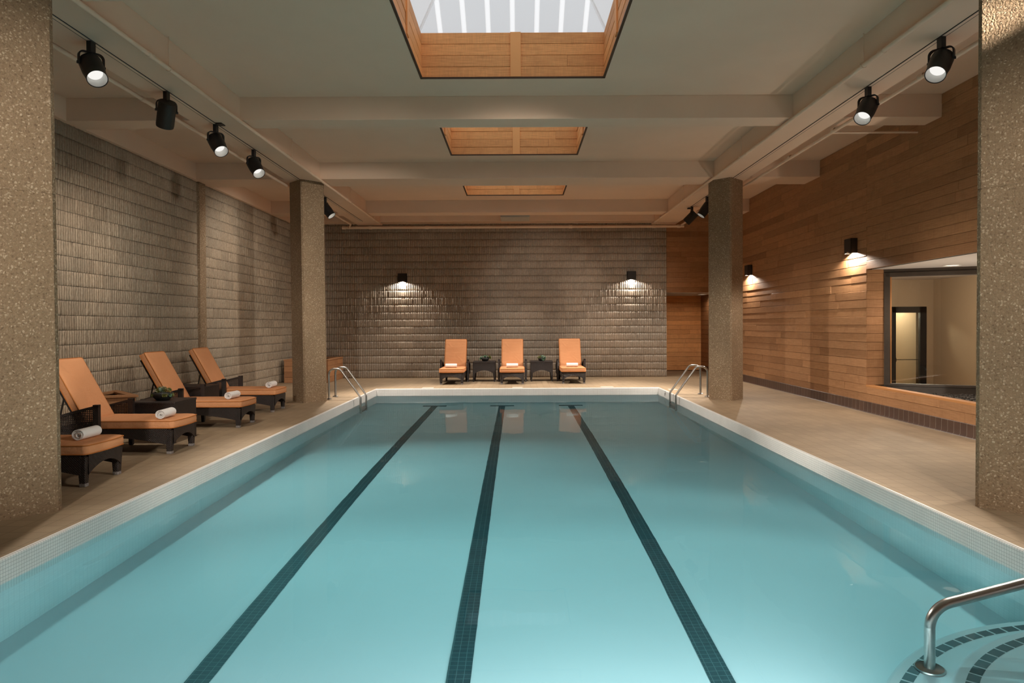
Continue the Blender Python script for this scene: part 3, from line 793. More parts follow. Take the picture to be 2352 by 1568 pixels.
def caust(ld, on):
    ld.cycles.is_caustics_light = on; ld.cycles.use_multiple_importance_sampling = False
def track_head(x, y, axis, label, lit=True, flat=False, ca=True, mat='black_metal', power=0, spot=66):
    e = empty('track_spotlight', (x, y, BZ), label, 'spotlight', 'track spotlights under the long beams')
    a = Vector(axis).normalized()
    b = MB(); b.box(-.024, -.045, -.125, .024, .045, -.009); b.build('stem', mat, e, bevel=.004)
    piv = Vector((0, 0, -.255))
    # yoke across the horizontal direction perpendicular to the axis
    hx = Vector((-a.y, a.x, 0)).normalized() if (a.x or a.y) else Vector((1, 0, 0))
    pts = [piv+hx*.118, piv+hx*.118+Vector((0, 0, .115)), Vector((0, 0, -.122)), piv-hx*.118+Vector((0, 0, .115)), piv-hx*.118]
    pts = [piv+hx*.118, piv+hx*.118+Vector((0, 0, .13)), piv-hx*.118+Vector((0, 0, .13)), piv-hx*.118]
    P = fillet(pts, .05)
    b = MB(); nrm = Vector((0, 0, 1)).cross(hx).normalized()
    # flat strap
    vs = []
    for i, p in enumerate(P):
        d = (P[min(i+1, len(P)-1)]-P[max(i-1, 0)]).normalized(); o2 = d.cross(nrm).normalized()
        for (k, l) in ((-1, -1), (1, -1), (1, 1), (-1, 1)): vs.append(tuple(p+nrm*.02*k+o2*.007*l))
    fs = []
    for i in range(len(P)-1):
        for k in range(4): fs.append((i*4+k, i*4+(k+1) % 4, (i+1)*4+(k+1) % 4, (i+1)*4+k))
    fs += [(3, 2, 1, 0), tuple(len(vs)-4+k for k in range(4))]
    b.add(vs, fs); b.build('yoke', mat, e, smooth=40)
    T = Matrix.Translation(piv) @ a.to_track_quat('Z', 'Y').to_matrix().to_4x4()
    b = MB()
    if flat: b.lathe([(.001, -.125), (.100, -.125), (.106, -.119), (.108, -.05), (.108, .18), (.104, .21), (.10, .205)], 40, T)
    else: b.lathe([(.001, -.105), (.062, -.105), (.078, -.098), (.108, -.060), (.111, -.045), (.111, .10), (.104, .16), (.100, .215), (.103, .255), (.099, .258), (.094, .25)], 40, T)
    b.build('housing', mat, e, smooth=35)
    b = MB(); b.lathe([(.10, .205), (.09, .19), (.075, .15)] if flat else [(.095, .252), (.09, .22), (.075, .15)], 40, T); b.build('reflector', 'reflector_white' if lit else mat, e, smooth=50)
    b = MB(); b.lathe([(.076, .151), (.001, .151)], 32, T); b.build('lens', 'lens_glow' if lit else mat, e)
    for sg in (-1, 1):
        b = MB(); T2 = Matrix.Translation(piv+hx*sg*.123) @ hx.to_track_quat('Z', 'Y').to_matrix().to_4x4()
        b.lathe([(.001, -.012), (.016, -.012), (.016, .012), (.001, .012)], 12, T2)
        b.build('pivot_knob', mat, e, smooth=40)
    if power:
        ld = bpy.data.lights.new('spot', 'SPOT'); ld.energy = power; ld.spot_size = math.radians(spot); ld.spot_blend = .8; ld.shadow_soft_size = .07; ld.color = (1., .91, .80)
        lo = bpy.data.objects.new('spot_light', ld); COL.objects.link(lo)
        lo.location = Vector((x, y, BZ))+piv+a*.27; caust(ld, ca)
        lo.rotation_euler = a.to_track_quat('-Z', 'Y').to_euler()
    return e

PW = 900; PL = 560; PR = 680
AL = (.52, -.44, -.73); AR = (-.52, -.44, -.73)
track_head(-TX, 7.30, AL, 'lit black track spotlight nearest on the left beam', power=PL)
track_head(-TX, 8.86, (-.36, .46, -.81), 'brown track spotlight with its back turned, second along the left beam', lit=False, flat=True, mat='bronze_metal', power=230, spot=110)
track_head(-TX, 10.30, AL, 'lit black track spotlight third along the left beam', power=PL)
track_head(-TX, 11.78, AL, 'lit black track spotlight nearest before the far left pillar', power=PL*1.9)
track_head(-TX, 16.15, (.62, -.12, -.77), 'lit track spotlight peeking out behind the far left pillar', power=PW*1.8, spot=95, ca=False)
track_head(TX, 7.30, AR, 'lit black track spotlight nearest on the right beam', power=PR)
track_head(TX, 8.82, AR, 'lit black track spotlight second along the right beam', power=PR)
track_head(TX, 16.3, (-.58, -.02, -.81), 'lit track spotlight peeking out behind the far right pillar', power=PW*1.8, spot=95, ca=False)
track_head(TX, 17.7, (-.66, .30, -.69), 'unlit dark track spotlight at the far end of the right track', lit=False, flat=True, mat='bronze_metal')

def lamp_spot(loc, axis, power, size, color=(1, .91, .80), blend=.8, soft=.06):
    ld = bpy.data.lights.new('spot', 'SPOT'); ld.energy = power; ld.spot_size = math.radians(size); ld.spot_blend = blend; ld.shadow_soft_size = soft; ld.color = color; ld.cycles.use_multiple_importance_sampling = False
    lo = bpy.data.objects.new('spot_light', ld); COL.objects.link(lo); lo.location = loc
    lo.rotation_euler = Vector(axis).to_track_quat('-Z', 'Y').to_euler()
    return lo
def lamp_point(loc, power, color=(1, .91, .80), soft=.05):
    ld = bpy.data.lights.new('point', 'POINT'); ld.energy = power; ld.shadow_soft_size = soft; ld.color = color
    lo = bpy.data.objects.new('lamp_light', ld); COL.objects.link(lo); lo.location = loc; return lo

# ------------------------------------------------------------------ sconces
SW = 80
def sconce(loc, rz, label, power=SW):
    # local: wall is +y side, face toward -y
    e = empty('wall_sconce', loc, label, 'wall lamp', 'downward wall sconces', rz=rz)
    b = MB(); w, h, d, t = .13, .272, .12, .006
    front = [(-w, 0), (0, .028), (w, 0), (w, h), (-w, h)]
    b.prism(front, 'y', -d, -d+t)
    b.box(-w, -d, 0, -w+t, -.0, h); b.box(w-t, -d, 0, w, 0, h); b.box(-w, -d, h-t, w, 0, h); b.box(-w, -t, 0, w, 0, h)
    b.build('shade', 'bronze_metal', e)
    b = MB(); T = Matrix.Translation((0, -.065, .05)); b.lathe([(.045, 0), (.001, -.004)], 24, T); b.build('bulb', 'lamp_glow', e)
    p = Matrix.Translation(loc) @ Matrix.Rotation(rz, 4, 'Z') @ Vector((0, -.072, .03))
    lamp_spot(p, (0, 0, -1), power, 162, (1, .90, .78), .35, .02)
    return e
sconce((-3.495, WB-.018, 2.905), 0, 'dark wall sconce on the ribbed wall above the left of the lounges')
sconce((3.465, WB-.018, 2.94), 0, 'dark wall sconce on the ribbed wall near the cedar corner')
sconce((WR, 12.75, 2.90), -PI/2, 'dark wall sconce on the cedar wall just left of the niche window', SW*2.2)
sconce((WR, 18.4, 2.90), -PI/2, 'dark wall sconce on the cedar wall right beside the far right pillar', SW*2.2)
lamp_spot((WR-.072, 7.2, 2.93), (0, 0, -1), SW*2.2, 162, (1, .90, .78), .35, .02)

# ------------------------------------------------------------------ ladders and hand rail
def ladder(s, xs, ypair, label):
    e = empty('pool_ladder', (s*xs[0], sum(ypair)/2, 0), label, 'pool ladder', 'steel pool ladders')
    o0 = Vector(e.location)
    for y in ypair:
        xd, xw = xs
        pts = [(s*xd, y, -.01), (s*(xd-.0), y, .66), (s*(xd-.245), y, .66), (s*xw, y, .04), (s*xw, y, -1.15)]
        P = fillet(pts, [.16, .12, .08], 8)
        b = MB(); b.tube([p-o0 for p in P], .023, 14); h = b.build('handrail', 'steel', e, smooth=50)
        b = MB(); T = Matrix.Translation(Vector((s*xd, y, 0))-o0); b.lathe([(.023, .03), (.035, .026), (.062, .012), (.062, .001), (.001, .001)], 24, T); b.build('flange', 'steel', h, smooth=40)
    for k, z in enumerate((-.38, -.66, -.94)):
        b = MB(); b.box(s*xw-.04-o0.x, ypair[0]-o0.y, z, s*xw+.04-o0.x, ypair[1]-o0.y, z+.03); b.build('tread', 'steel', e, bevel=.006)
    return e
ladder(-1, (4.12, 3.43), (14.86, 15.40), 'steel pool ladder on the left edge beside the far left pillar')
ladder(1, (4.17, 3.475), (15.0, 15.58), 'steel pool ladder on the right edge beside the far right pillar')
hr = empty('entry_handrail', (2.40, 3.97, WZ-.6), 'thick steel handrail over the rounded entry steps in the near corner', 'handrail')
o0 = Vector(hr.location)
P = fillet([(2.40, 3.97, WZ-.60), (2.40, 3.97, -.065), (4.15, 3.97, .385), (4.15, 3.97, -.01)], [.15, .13], 12)
b = MB(); b.tube([p-o0 for p in P], .0295, 20); b.build('rail', 'steel', hr, smooth=50)
b = MB(); b.lathe([(.03, .028), (.075, .022), (.082, .012), (.082, .0), (.001, .0)], 32); b.build('flange', 'steel', hr, smooth=40)
b = MB(); b.lathe([(.03, .028), (.075, .022), (.082, .012), (.082, .0), (.001, .0)], 32, Matrix.Translation(Vector((4.15, 3.97, .001))-o0)); b.build('flange', 'steel', hr, smooth=40)

# ------------------------------------------------------------------ chaise lounge
def rrect(x0, x1, hy, r, bow=0., n=5, m=8):
    pts = []
    def arc(cx, cy, a0):
        for k in range(n+1):
            a = a0+PI/2*k/n; pts.append((cx+r*math.cos(a), cy+r*math.sin(a)))
    arc(x1-r, -hy+r, -PI/2)
    for k in range(1, m):
        y = (-hy+r)+(2*(hy-r))*k/m; pts.append((x1, y))
    arc(x1-r, hy-r, 0)
    for k in range(1, m): pts.append((x1-r+(x0-x1+2*r)*k/m, hy))
    arc(x0+r, hy-r, PI/2)
    for k in range(1, m): pts.append((x0, hy-r-(2*(hy-r))*k/m))
    arc(x0+r, -hy+r, PI)
    for k in range(1, m): pts.append((x0+r+(x1-x0-2*r)*k/m, -hy))
    if bow:
        pts = [(x+bow*(1-(y/hy)**2)*max(0, (x-x0)/(x1-x0))**6 - 0, y) for x, y in pts]
    return pts
def cushion_mb(loop, h, crown, T=None, seed=0):
    rg = random.Random(seed)
    n = len(loop); cx = sum(p[0] for p in loop)/n; cy = sum(p[1] for p in loop)/n
    b = MB(); vs = []
    def ring(k, z, wob=0): return [(cx+(x-cx)*k[0], cy+(y-cy)*k[1], z+(rg.uniform(-1, 1)*wob)) for x, y in loop]
    lv = [((.96, .95), 0), ((.992, .99), .008), ((1., 1.), .02), ((1.006, 1.012), h*.5), ((1., 1.), h-.02), ((.992, .99), h-.008), ((.965, .955), h+.002)]
    for k, z in lv: vs += ring(k, z)
    for q in (.88, .74, .55, .35, .15): vs += ring((q, q), h+.004+crown*(1-q**2.2), .0022)
    L = len(lv)+5; fs = []
    for i in range(L-1):
        for k in range(n): fs.append((i*n+k, i*n+(k+1) % n, (i+1)*n+(k+1) % n, (i+1)*n+k))
    fs.append(tuple(range(n-1, -1, -1))); fs.append(tuple(range((L-1)*n, L*n)))
    b.add(vs, fs, T)
    pb = MB()
    for z in (.012, h-.010): pb.tube([(cx+(x-cx)*1.004, cy+(y-cy)*1.006, z) for x, y in loop], .0055, 6, True, T)
    return b, pb

def make_lounge():
    r = empty('chaise_lounge', (0, 0, 0), '-', 'lounge chair', 'orange cushioned wicker chaise lounges', )
    HW = .325; FL = -1.56
    # frame: arched aprons and deck
    b = MB(); zt = .318
    def apron_side(y0, y1):
        n = 14; lo = []
        for k in range(n+1):
            t = k/n; x = -.055+t*(-.88+.055)
            lo.append((x, .118+.085*math.sin(min(1, t*1.25)*PI/2)**1.0))
        for k in range(n+1):
            t = k/n; x = -.93+t*(FL+.05+.93); lo.append((x, .17+.05*math.sin(t*PI)))
        top = [(FL, zt), (-.004, zt)]
        # strip of quads
        up = [(x, zt) for x, _ in lo]
        for i in range(len(lo)-1):
            q = [lo[i], lo[i+1], up[i+1], up[i]]
            b.prism(q, 'y', y0, y1)
    apron_side(-HW, -HW+.03); apron_side(HW-.03, HW)
    n = 16
    def fx(y): return .028*(1-(y/HW)**2)
    for i in range(n):
        ya, yb = [-HW+.05+(2*HW-.10)*k/n for k in (i, i+1)]
        za, zb_ = [.118+.105*math.sin(PI*min(1, max(0, k/n)))**.75 for k in (i, i+1)]
        xa, xb = fx(ya)-.006, fx(yb)-.006
        b.add([(xa, ya, za), (xb, yb, zb_), (xb, yb, zt), (xa, ya, zt), (xa-.03, ya, za), (xb-.03, yb, zb_), (xb-.03, yb, zt), (xa-.03, ya, zt)],
              [(0, 1, 2, 3), (5, 4, 7, 6), (0, 4, 5, 1), (3, 2, 6, 7)])
    b.box(FL, -HW+.02, .2, FL+.03, HW-.02, zt); b.box(FL+.02, -HW+.02, .27, -.02, HW-.02, zt-.004)
    b.build('frame', 'wicker', r)
    # legs
    def leg(cx, cy, w, z1, tx=0, ty=0, worn=True, wt=None):
        wt = wt or w*1.25; bm = MB(); q = w*.42
        def rg_(hw, z, ox, oy): return [(cx-hw+ox, cy-hw+oy, z), (cx+hw+ox, cy-hw+oy, z), (cx+hw+ox, cy+hw+oy, z), (cx-hw+ox, cy+hw+oy, z)]
        vs = rg_(q, 0, 0, 0)+rg_(w*.5, .10, 0, 0)+rg_(wt*.5, z1, tx, ty)
        fs = [(3, 2, 1, 0)]+[(i*4+k, i*4+(k+1) % 4, (i+1)*4+(k+1) % 4, (i+1)*4+k) for i in (0, 1) for k in range(4)]+[(8, 9, 10, 11)]
        bm.add(vs, fs); o = bm.build('leg', 'wicker', r, bevel=.008)
        if worn:
            fb = MB(); s2 = q+.0025
            fb.add([(cx-s2, cy-s2, 0), (cx+s2, cy-s2, 0), (cx+s2, cy+s2, 0), (cx-s2, cy+s2, 0), (cx-s2*1.03, cy-s2*1.03, .035), (cx+s2*1.03, cy-s2*1.03, .035), (cx+s2*1.03, cy+s2*1.03, .035), (cx-s2*1.03, cy+s2*1.03, .035)],
                   [(3, 2, 1, 0), (0, 1, 5, 4), (1, 2, 6, 5), (2, 3, 7, 6), (3, 0, 4, 7)])
            f = fb.build('foot', 'scuffed_foot', o, bevel=.006); f['label'] = 'scuffed pale grey foot'
    for sy in (-1, 1):
        leg(-.045, sy*(HW-.042), .068, .3, 0, 0)
        leg(-.905, sy*(HW+.055), .058, .33, 0, 0, False)
        leg(FL+.05, sy*(HW-.035), .06, .3, 0, 0, False)
    # arms
    def arm_top(x): t = min(1, max(0, (-.87-x)/.66)); return .632-.155*t-.02*t*t
    for sy in (-1, 1):
        y0, y1 = sorted((sy*(HW+.028), sy*(HW+.083)))
        b = MB(); b.box(-.935, y0, .32, -.868, y1, .632)
        n = 12
        for i in range(n):
            xa, xb = -.868-.655*i/n, -.868-.655*(i+1)/n
            b.prism([(xa, arm_top(xa)), (xb, arm_top(xb)), (xb, arm_top(xb)-.035), (xa, arm_top(xa)-.035)], 'y', y0, y1)
        b.box(-1.525, y0, .20, -1.49, y1, arm_top(-1.49)-.002); b.box(-1.525, y0, .20, -.9, y1, .30)
        b.build('armrest', 'wicker', r)
        b = MB(); ym = (y0+y1)/2
        x = -.95
        while x > -1.49:
            b.box(x-.0055, ym-.004, .29, x+.0055, ym+.004, arm_top(x)-.03); x -= .0215
        z = .31
        while z < .60:
            xe = -1.49
            while arm_top(xe) < z+.03 and xe < -.94: xe += .02
            if xe < -.96: b.box(xe, ym-.003, z-.0055, -.935, ym+.003, z+.0055)
            z += .0215
        b.build('lattice_panel', 'wicker', r)
    # seat cushion
    loop = rrect(-1.135, .012, .333, .045, bow=.03)
    cb, pb = cushion_mb(loop, .108, .014, Matrix.Translation((0, 0, .318)), 1)
    sc = cb.build('seat_cushion', 'orange_canvas', r, smooth=55); pb.build('piping', 'orange_piping', sc, smooth=80)
    # back cushion
    ux = Vector((-.42, 0, .76)).normalized(); nx = Vector((ux.z, 0, -ux.x))
    O = Vector((-1.085, 0, .432))-nx*.105
    T = Matrix(((ux.x, 0, nx.x, O.x), (0, 1, 0, 0), (ux.z, 0, nx.z, O.z), (0, 0, 0, 1)))
    loop = rrect(-.02, .872, .305, .03)
    cb, pb = cushion_mb(loop, .105, .010, T, 2)
    bc = cb.build('back_cushion', 'orange_canvas', r, smooth=55); pb.build('piping', 'orange_piping', bc, smooth=80)
    # backrest
    b = MB(); b.box(-.06, -.285, -.034, .80, .285, -.004, T); b.build('backrest', 'wicker', r, bevel=.006)
    for sy in (-1, 1):
        b = MB(); p0 = T @ Vector((.42, sy*.22, -.03)); b.tube([p0, (FL+.06, sy*.22, .31)], .011, 8)
        b.build('back_support', 'bronze_metal', r)
    return r

L0 = make_lounge()
spots = [((-4.315, 7.115, 0), 0, 'chaise lounge cut off by the near left pillar'),
         ((-4.345, 8.87, 0), 0, 'fully seen chaise lounge by the left wall in front of the table with the big plant bowl'),
         ((-4.38, 11.065, 0), 0, 'chaise lounge between the two wicker tables along the left wall'),
         ((-4.53, 12.985, 0), 0, 'last chaise lounge along the left wall, closest to the far left pillar'),
         ((-1.79, 18.36, 0), -PI/2, 'leftmost of the three chaise lounges against the ribbed back wall'),
         ((-.155, 18.36, 0), -PI/2, 'middle one of the three chaise lounges against the ribbed back wall'),
         ((1.512, 18.46, 0), -PI/2, 'rightmost of the three chaise lounges against the ribbed back wall')]
for i, (loc, rz, lab) in enumerate(spots):
    o = L0 if i == 0 else copy_tree(L0)
    o.location = loc; o.rotation_euler.z = rz; o['label'] = 'orange cushioned dark wicker '+lab if not lab.startswith(('leftmost', 'middle', 'rightmost')) else 'orange cushioned '+lab
labs = ['orange chaise lounge cut off by the near left pillar',
        'orange chaise lounge fully seen, just before the table with the large succulent bowl',
        'orange chaise lounge standing between the two wicker tables by the left wall',
        'last orange chaise lounge by the left wall, next to the far left pillar',
        'leftmost of the three orange chaise lounges along the ribbed back wall',
        'middle of the three orange chaise lounges along the ribbed back wall',
        'rightmost of the three orange chaise lounges along the ribbed back wall']
lounges = [o for o in COL.objects if o.name.startswith('chaise_lounge')]
lounges.sort(key=lambda o: o.name)
for o, l in zip(lounges, labs): o['label'] = l

# ------------------------------------------------------------------ towels
def make_towel():
    b = MB(); R, th, turns = .056, .0125, 3.6; L = .155
    n = 90; inner = []; outer = []
    for k in range(n+1):
        a = turns*2*PI*k/n; r = .008+(R-.008)*k/n
        wob = 1+.05*math.sin(a*1.3)
        inner.append((r*wob*math.cos(a), r*wob*math.sin(a)*.95)); outer.append(((r+th*.70)*wob*math.cos(a), (r+th*.70)*wob*math.sin(a)*.95))
    m = 9
    ysx = [-L+2*L*k/m for k in range(m+1)]
    vs = []
    for j, y in enumerate(ysx):
        e = .0 if 0 < j < m else 1
        for k in range(n+1):
            yy = y*(1+.0*e)+(.004*math.sin(k*.35) if e else 0)
            vs.append((inner[k][0], yy, inner[k][1])); vs.append((outer[k][0], yy, outer[k][1]))
    w = 2*(n+1); fs = []
    for j in range(m):
        for k in range(n):
            a = j*w+2*k
            fs.append((a, a+2, a+2+w, a+w)); fs.append((a+1, a+1+w, a+3+w, a+3))
        a = j*w+2*n; fs.append((a, a+1, a+1+w, a+w)); a = j*w; fs.append((a+1, a, a+w, a+w+1))
    for k in range(n):
        a = 2*k; fs.append((a, a+1, a+3, a+2)); a = m*w+2*k; fs.append((a+1, a, a+2, a+3))
    b.add(vs, fs)
    zmin = min(v[2] for v in b.v)
    b.v = [(x, y, z-zmin) for x, y, z in b.v]
    return b
tw = make_towel().build('rolled_towel', 'towel', smooth=50)
ct = .318+.108+.0175
tsp = [((-4.50, 7.12, ct), 0, 'rolled white towel on the lounge cut off by the near left pillar'),
       ((-4.50, 8.72, ct), .04, 'rolled white towel on the lounge before the table with the big bowl'),
       ((-4.60, 11.0, ct), -.05, 'rolled white towel on the lounge between the two wicker tables'),
       ((-4.68, 12.96, ct), .03, 'rolled white towel on the lounge next to the far left pillar'),
       ((-1.82, 18.62, ct), -PI/2, 'rolled white towel on the leftmost lounge of the back wall row'),
       ((-.155, 18.62, ct), -PI/2+.02, 'rolled white towel on the middle lounge of the back wall row'),
       ((1.49, 18.72, ct), -PI/2-.03, 'rolled white towel on the rightmost lounge of the back wall row')]
for i, (loc, rz, lab) in enumerate(tsp):
    o = tw if i == 0 else tw.copy()
    if i: COL.objects.link(o)
    o.location = loc; o.rotation_euler = (0, 0, rz)
    tag(o, lab, 'towel', 'rolled towels on the lounges')

# ------------------------------------------------------------------ side tables
def make_table():
    r = empty('side_table', (0, 0, 0), '-', 'side table', 'square wicker side tables')
    h = .315; zt = .567
    b = MB(); b.box(-h-.006, -h-.006, zt-.032, h+.006, h+.006, zt); b.build('table_top', 'wicker', r, bevel=.006)
    b = MB(); n = 18
    for side in range(4):
        T = Matrix.Rotation(side*PI/2, 4, 'Z')
        for i in range(n):
            ya, yb = [-h+.06+(2*h-.12)*k/n for k in (i, i+1)]
            za, zb_ = [.235+.085*math.sin(PI*k/n)**.8 for k in (i, i+1)]
            b.add([(h, ya, za), (h, yb, zb_), (h, yb, zt-.03), (h, ya, zt-.03), (h-.022, ya, za), (h-.022, yb, zb_), (h-.022, yb, zt-.03), (h-.022, ya, zt-.03)],
                  [(0, 1, 2, 3), (5, 4, 7, 6), (0, 4, 5, 1), (3, 2, 6, 7)], T)
    b.build('apron', 'wicker', r)
    for sx in (-1, 1):
        for sy in (-1, 1):
            bm = MB(); w0, w1 = .038, .064
            c = h
            def rg_(w, z): return [(sx*c, sy*c, z), (sx*(c-w), sy*c, z), (sx*(c-w), sy*(c-w), z), (sx*c, sy*(c-w), z)]
            vs = rg_(w0, 0)+rg_(w1, .26)+rg_(w1, zt-.03)
            fs = [(0, 1, 2, 3), (8, 9, 10, 11)]+[(i*4+k, i*4+(k+1) % 4, (i+1)*4+(k+1) % 4, (i+1)*4+k) for i in (0, 1) for k in range(4)]
            if sx*sy < 0: fs = [tuple(reversed(f)) for f in fs]
            bm.add(vs, [tuple(reversed(f)) for f in fs]); bm.build('leg', 'wicker', r, bevel=.005)
    return r
t0 = make_table()
for i, (loc, lab) in enumerate([((-5.02, 9.655, 0), 'wicker side table by the left wall holding the large succulent bowl'),
                                ((-5.70, 11.98, 0), 'empty wicker side table by the left wall, half hidden between two lounges'),
                                ((-.955, 19.58, 0), 'wicker side table between the left and middle lounges of the back row'),
                                ((.675, 19.59, 0), 'wicker side table between the middle and right lounges of the back row')]):
    o = t0 if i == 0 else copy_tree(t0)
    o.location = loc; o['label'] = lab

# ------------------------------------------------------------------ succulent bowls
def leaf_mb(b, T, l, w, th=.006, cup=.25):
    n = 6; vs = []; fs = []
    for k in range(n+1):
        t = k/n; ww = w*math.sin(PI*(.12+.88*t)**.75)*.5 if t < 1 else .0008
        z = cup*l*t*t
        vs += [(l*t, -ww, z+ww*.35), (l*t, 0, z-th*(1-t)), (l*t, ww, z+ww*.35), (l*t, 0, z+th*.9*(1-t)+.001)]
    for k in range(n):
        for j in range(4): fs.append((k*4+j, k*4+(j+1) % 4, (k+1)*4+(j+1) % 4, (k+1)*4+j))
    fs.append((3, 2, 1, 0)); b.add(vs, fs, T)
def rosette(c, d, R, layers, mat, parent, seed, name='rosette'):
    rg = random.Random(seed); b = MB(); q = Vector(d).normalized().to_track_quat('Z', 'Y').to_matrix().to_4x4()
    for L in range(layers):
        k = 5+L*2; el = math.radians(78-62*L/max(1, layers-1)); l = R*(.5+.5*(L+1)/layers)
        for i in range(k):
            a = 2*PI*i/k+L*.7+rg.uniform(-.1, .1)
            T = Matrix.Translation(c) @ q @ Matrix.Rotation(a, 4, 'Z') @ Matrix.Rotation(-el*rg.uniform(.9, 1.05), 4, 'Y')
            leaf_mb(b, T, l*rg.uniform(.85, 1.1), l*.55, .004)
    return b.build(name, mat, parent, smooth=60)
def bowl(loc, R, h, label, seed, plants, scale=1):
    e = empty('succulent_bowl', loc, label, 'potted plant', 'succulent bowls on the side tables')
    b = MB(); b.lathe([(.001, .002), (R*.52, 0), (R*.62, .004), (R*.9, h*.4), (R, h*.68), (R*.96, h*.92), (R*.88, h), (R*.82, h*.97), (R*.85, h*.8), (R*.8, h*.6)], 36); b.build('bowl', 'bowl', e, smooth=50)
    b = MB(); b.lathe([(R*.84, h*.80), (R*.5, h*.95), (.001, h*1.0)], 24); b.build('soil', 'soil', e, smooth=60)
    for i, (c, d, rr, ly, m) in enumerate(plants):
        rosette(Vector(c), d, rr, ly, m, e, seed+i)
    return e
rg = random.Random(2)
pl = [((.03, -.05, .135), (.35, -.55, .75), .072, 4, 'leaf_pale')]
for k in range(16):
    a = rg.uniform(0, 2*PI); rr = rg.uniform(.03, .115)
    pl.append(((rr*math.cos(a), rr*math.sin(a), .10+.055*(1-rr/.12)+rg.uniform(0, .025)), (math.cos(a)*.8, math.sin(a)*.8, .8), rg.uniform(.032, .05), 3, rg.choice(['leaf_green', 'leaf_rust', 'leaf_olive', 'leaf_rust', 'leaf_olive'])))
for k in range(6):
    a = rg.uniform(PI, 2*PI)
    pl.append(((.125*math.cos(a), .125*math.sin(a), .075), (math.cos(a), math.sin(a), .3), .038, 3, rg.choice(['leaf_olive', 'leaf_green'])))
bowl((-5.0, 9.60, .567), .138, .115, 'large dark bowl of mixed succulents on the table by the left wall', 10, pl)
pl = [((0, -.02, .11), (0, -.4, .9), .075, 3, 'leaf_green'), ((-.08, 0, .10), (-.6, -.3, .8), .07, 3, 'leaf_pale'), ((.07, .02, .10), (.5, 0, .8), .06, 3, 'leaf_green'), ((.115, -.02, .10), (.9, -.2, .5), .085, 3, 'leaf_olive'),
      ((-.11, -.03, .075), (-.9, -.3, .2), .07, 3, 'leaf_green'), ((0, .06, .11), (0, .5, .9), .07, 3, 'leaf_green')]
bowl((-.935, 19.52, .567), .112, .105, 'dark bowl of trailing blue green succulents left of the middle back lounge', 60, pl)
pl = [((.025, -.06, .115), (.3, -.7, .6), .062, 4, 'leaf_pale'), ((-.05, -.05, .10), (-.4, -.6, .6), .06, 3, 'leaf_olive'), ((0, .0, .13), (0, -.1, 1), .05, 3, 'leaf_green'), ((.075, -.03, .10), (.8, -.4, .4), .055, 3, 'leaf_green'), ((-.09, 0, .1), (-.9, -.1, .4), .05, 3, 'leaf_olive'), ((.03, -.09, .06), (.3, -.9, 0), .055, 3, 'leaf_green'), ((0, .06, .11), (0, .6, .7), .05, 3, 'leaf_green')]
bowl((.685, 19.50, .567), .108, .10, 'round dark bowl packed with green rosettes right of the middle back lounge', 90, pl)

# ------------------------------------------------------------------ cedar planters
pe = empty('cedar_planter', (-6.4, 10.7, 0), 'wedge shaped cedar planter with a wide rim against the left wall', 'planter', 'cedar planters')
o0 = Vector(pe.location)
A, B_, C = Vector((-5.86, 10.53, 0)), Vector((-6.70, 11.40, 0)), Vector((-6.70, 10.24, 0))
def inset(P, d):
    n = len(P); out = []
    for i in range(n):
        a, p, c = P[i-1], P[i], P[(i+1) % n]
        e0 = (p-a).normalized(); e1 = (c-p).normalized()
        n0 = Vector((-e0.y, e0.x, 0)); n1 = Vector((-e1.y, e1.x, 0))
        m = (n0+n1).normalized(); out.append(p+m*(d/max(.2, m.dot(n0))))
    return out
PO = [A, B_, C]; PI_ = inset(PO, .12); PB = inset(PO, .03)
b = MB(); zt, zb = .55, .515
vs = [tuple(p-o0+Vector((0, 0, z))) for P in (PO, PI_) for z in (zb, zt) for p in P]
fs = []
for i in range(3):
    j = (i+1) % 3
    fs += [(3+i, 3+j, 9+j, 9+i), (i, 6+i, 6+j, j), (i, j, 3+j, 3+i), (6+i, 9+i, 9+j, 6+j)]
b.add(vs, fs, None, .7, [[(0, 0), (1, 0), (1, .1), (0, .1)]]*len(fs)); b.build('rim', 'cedar_planter', pe, attr=True, bevel=.004)
b = MB()
for i in range(3):
    p, q = PB[i]-o0, PB[(i+1) % 3]-o0; u = (q-p); L = u.length; u.normalize(); nn = Vector((u.y, -u.x, 0))
    planks(b, p-nn*.02, u, Z, nn, L, .512, row=.128, seed=50+i, lens=(2, 3), dark=.1)
b.build('side_boards', 'cedar_planter', pe, attr=True)
b = MB(); vs = [tuple(p-o0+Vector((0, 0, .36))) for p in PB]; b.add(vs, [(0, 1, 2)]); b.build('soil', 'soil', pe)
bx = empty('cedar_planter', (-5.95, 19.95, 0), 'square cedar box in the far left corner behind the far left pillar', 'planter', 'cedar planters')
b = MB(); x0, x1, y0, y1, h = -.62, .62, -.78, .84, .66
planks(b, (x0, y0+.02, .0), X, Z, (0, -1, 0), x1-x0, h-.035, row=.156, seed=71, lens=(2, 3), dark=.1)
planks(b, (x1-.02, y0, .0), Y, Z, (1, 0, 0), y1-y0, h-.035, row=.156, seed=72, lens=(2, 3), dark=.1)
planks(b, (x0+.02, y1, .0), (0, -1, 0), Z, (-1, 0, 0), y1-y0, h-.035, row=.156, seed=73, lens=(2, 3), dark=.1)
b.build('side_boards', 'cedar_planter', bx, attr=True)
b = MB()
for q in ((x0-.01, y0-.01, x1+.01, y0+.11), (x0-.01, y1-.11, x1+.01, y1), (x0-.01, y0+.11, x0+.11, y1-.11), (x1-.11, y0+.11, x1+.01, y1-.11)): b.box(q[0], q[1], h-.035, q[2], q[3], h, tone=.7)
b.build('rim', 'cedar_planter', bx, attr=True, bevel=.004)
b = MB(); b.box(x0+.02, y0+.02, .02, x1-.02, y1-.02, .5); b.build('soil', 'soil', bx)

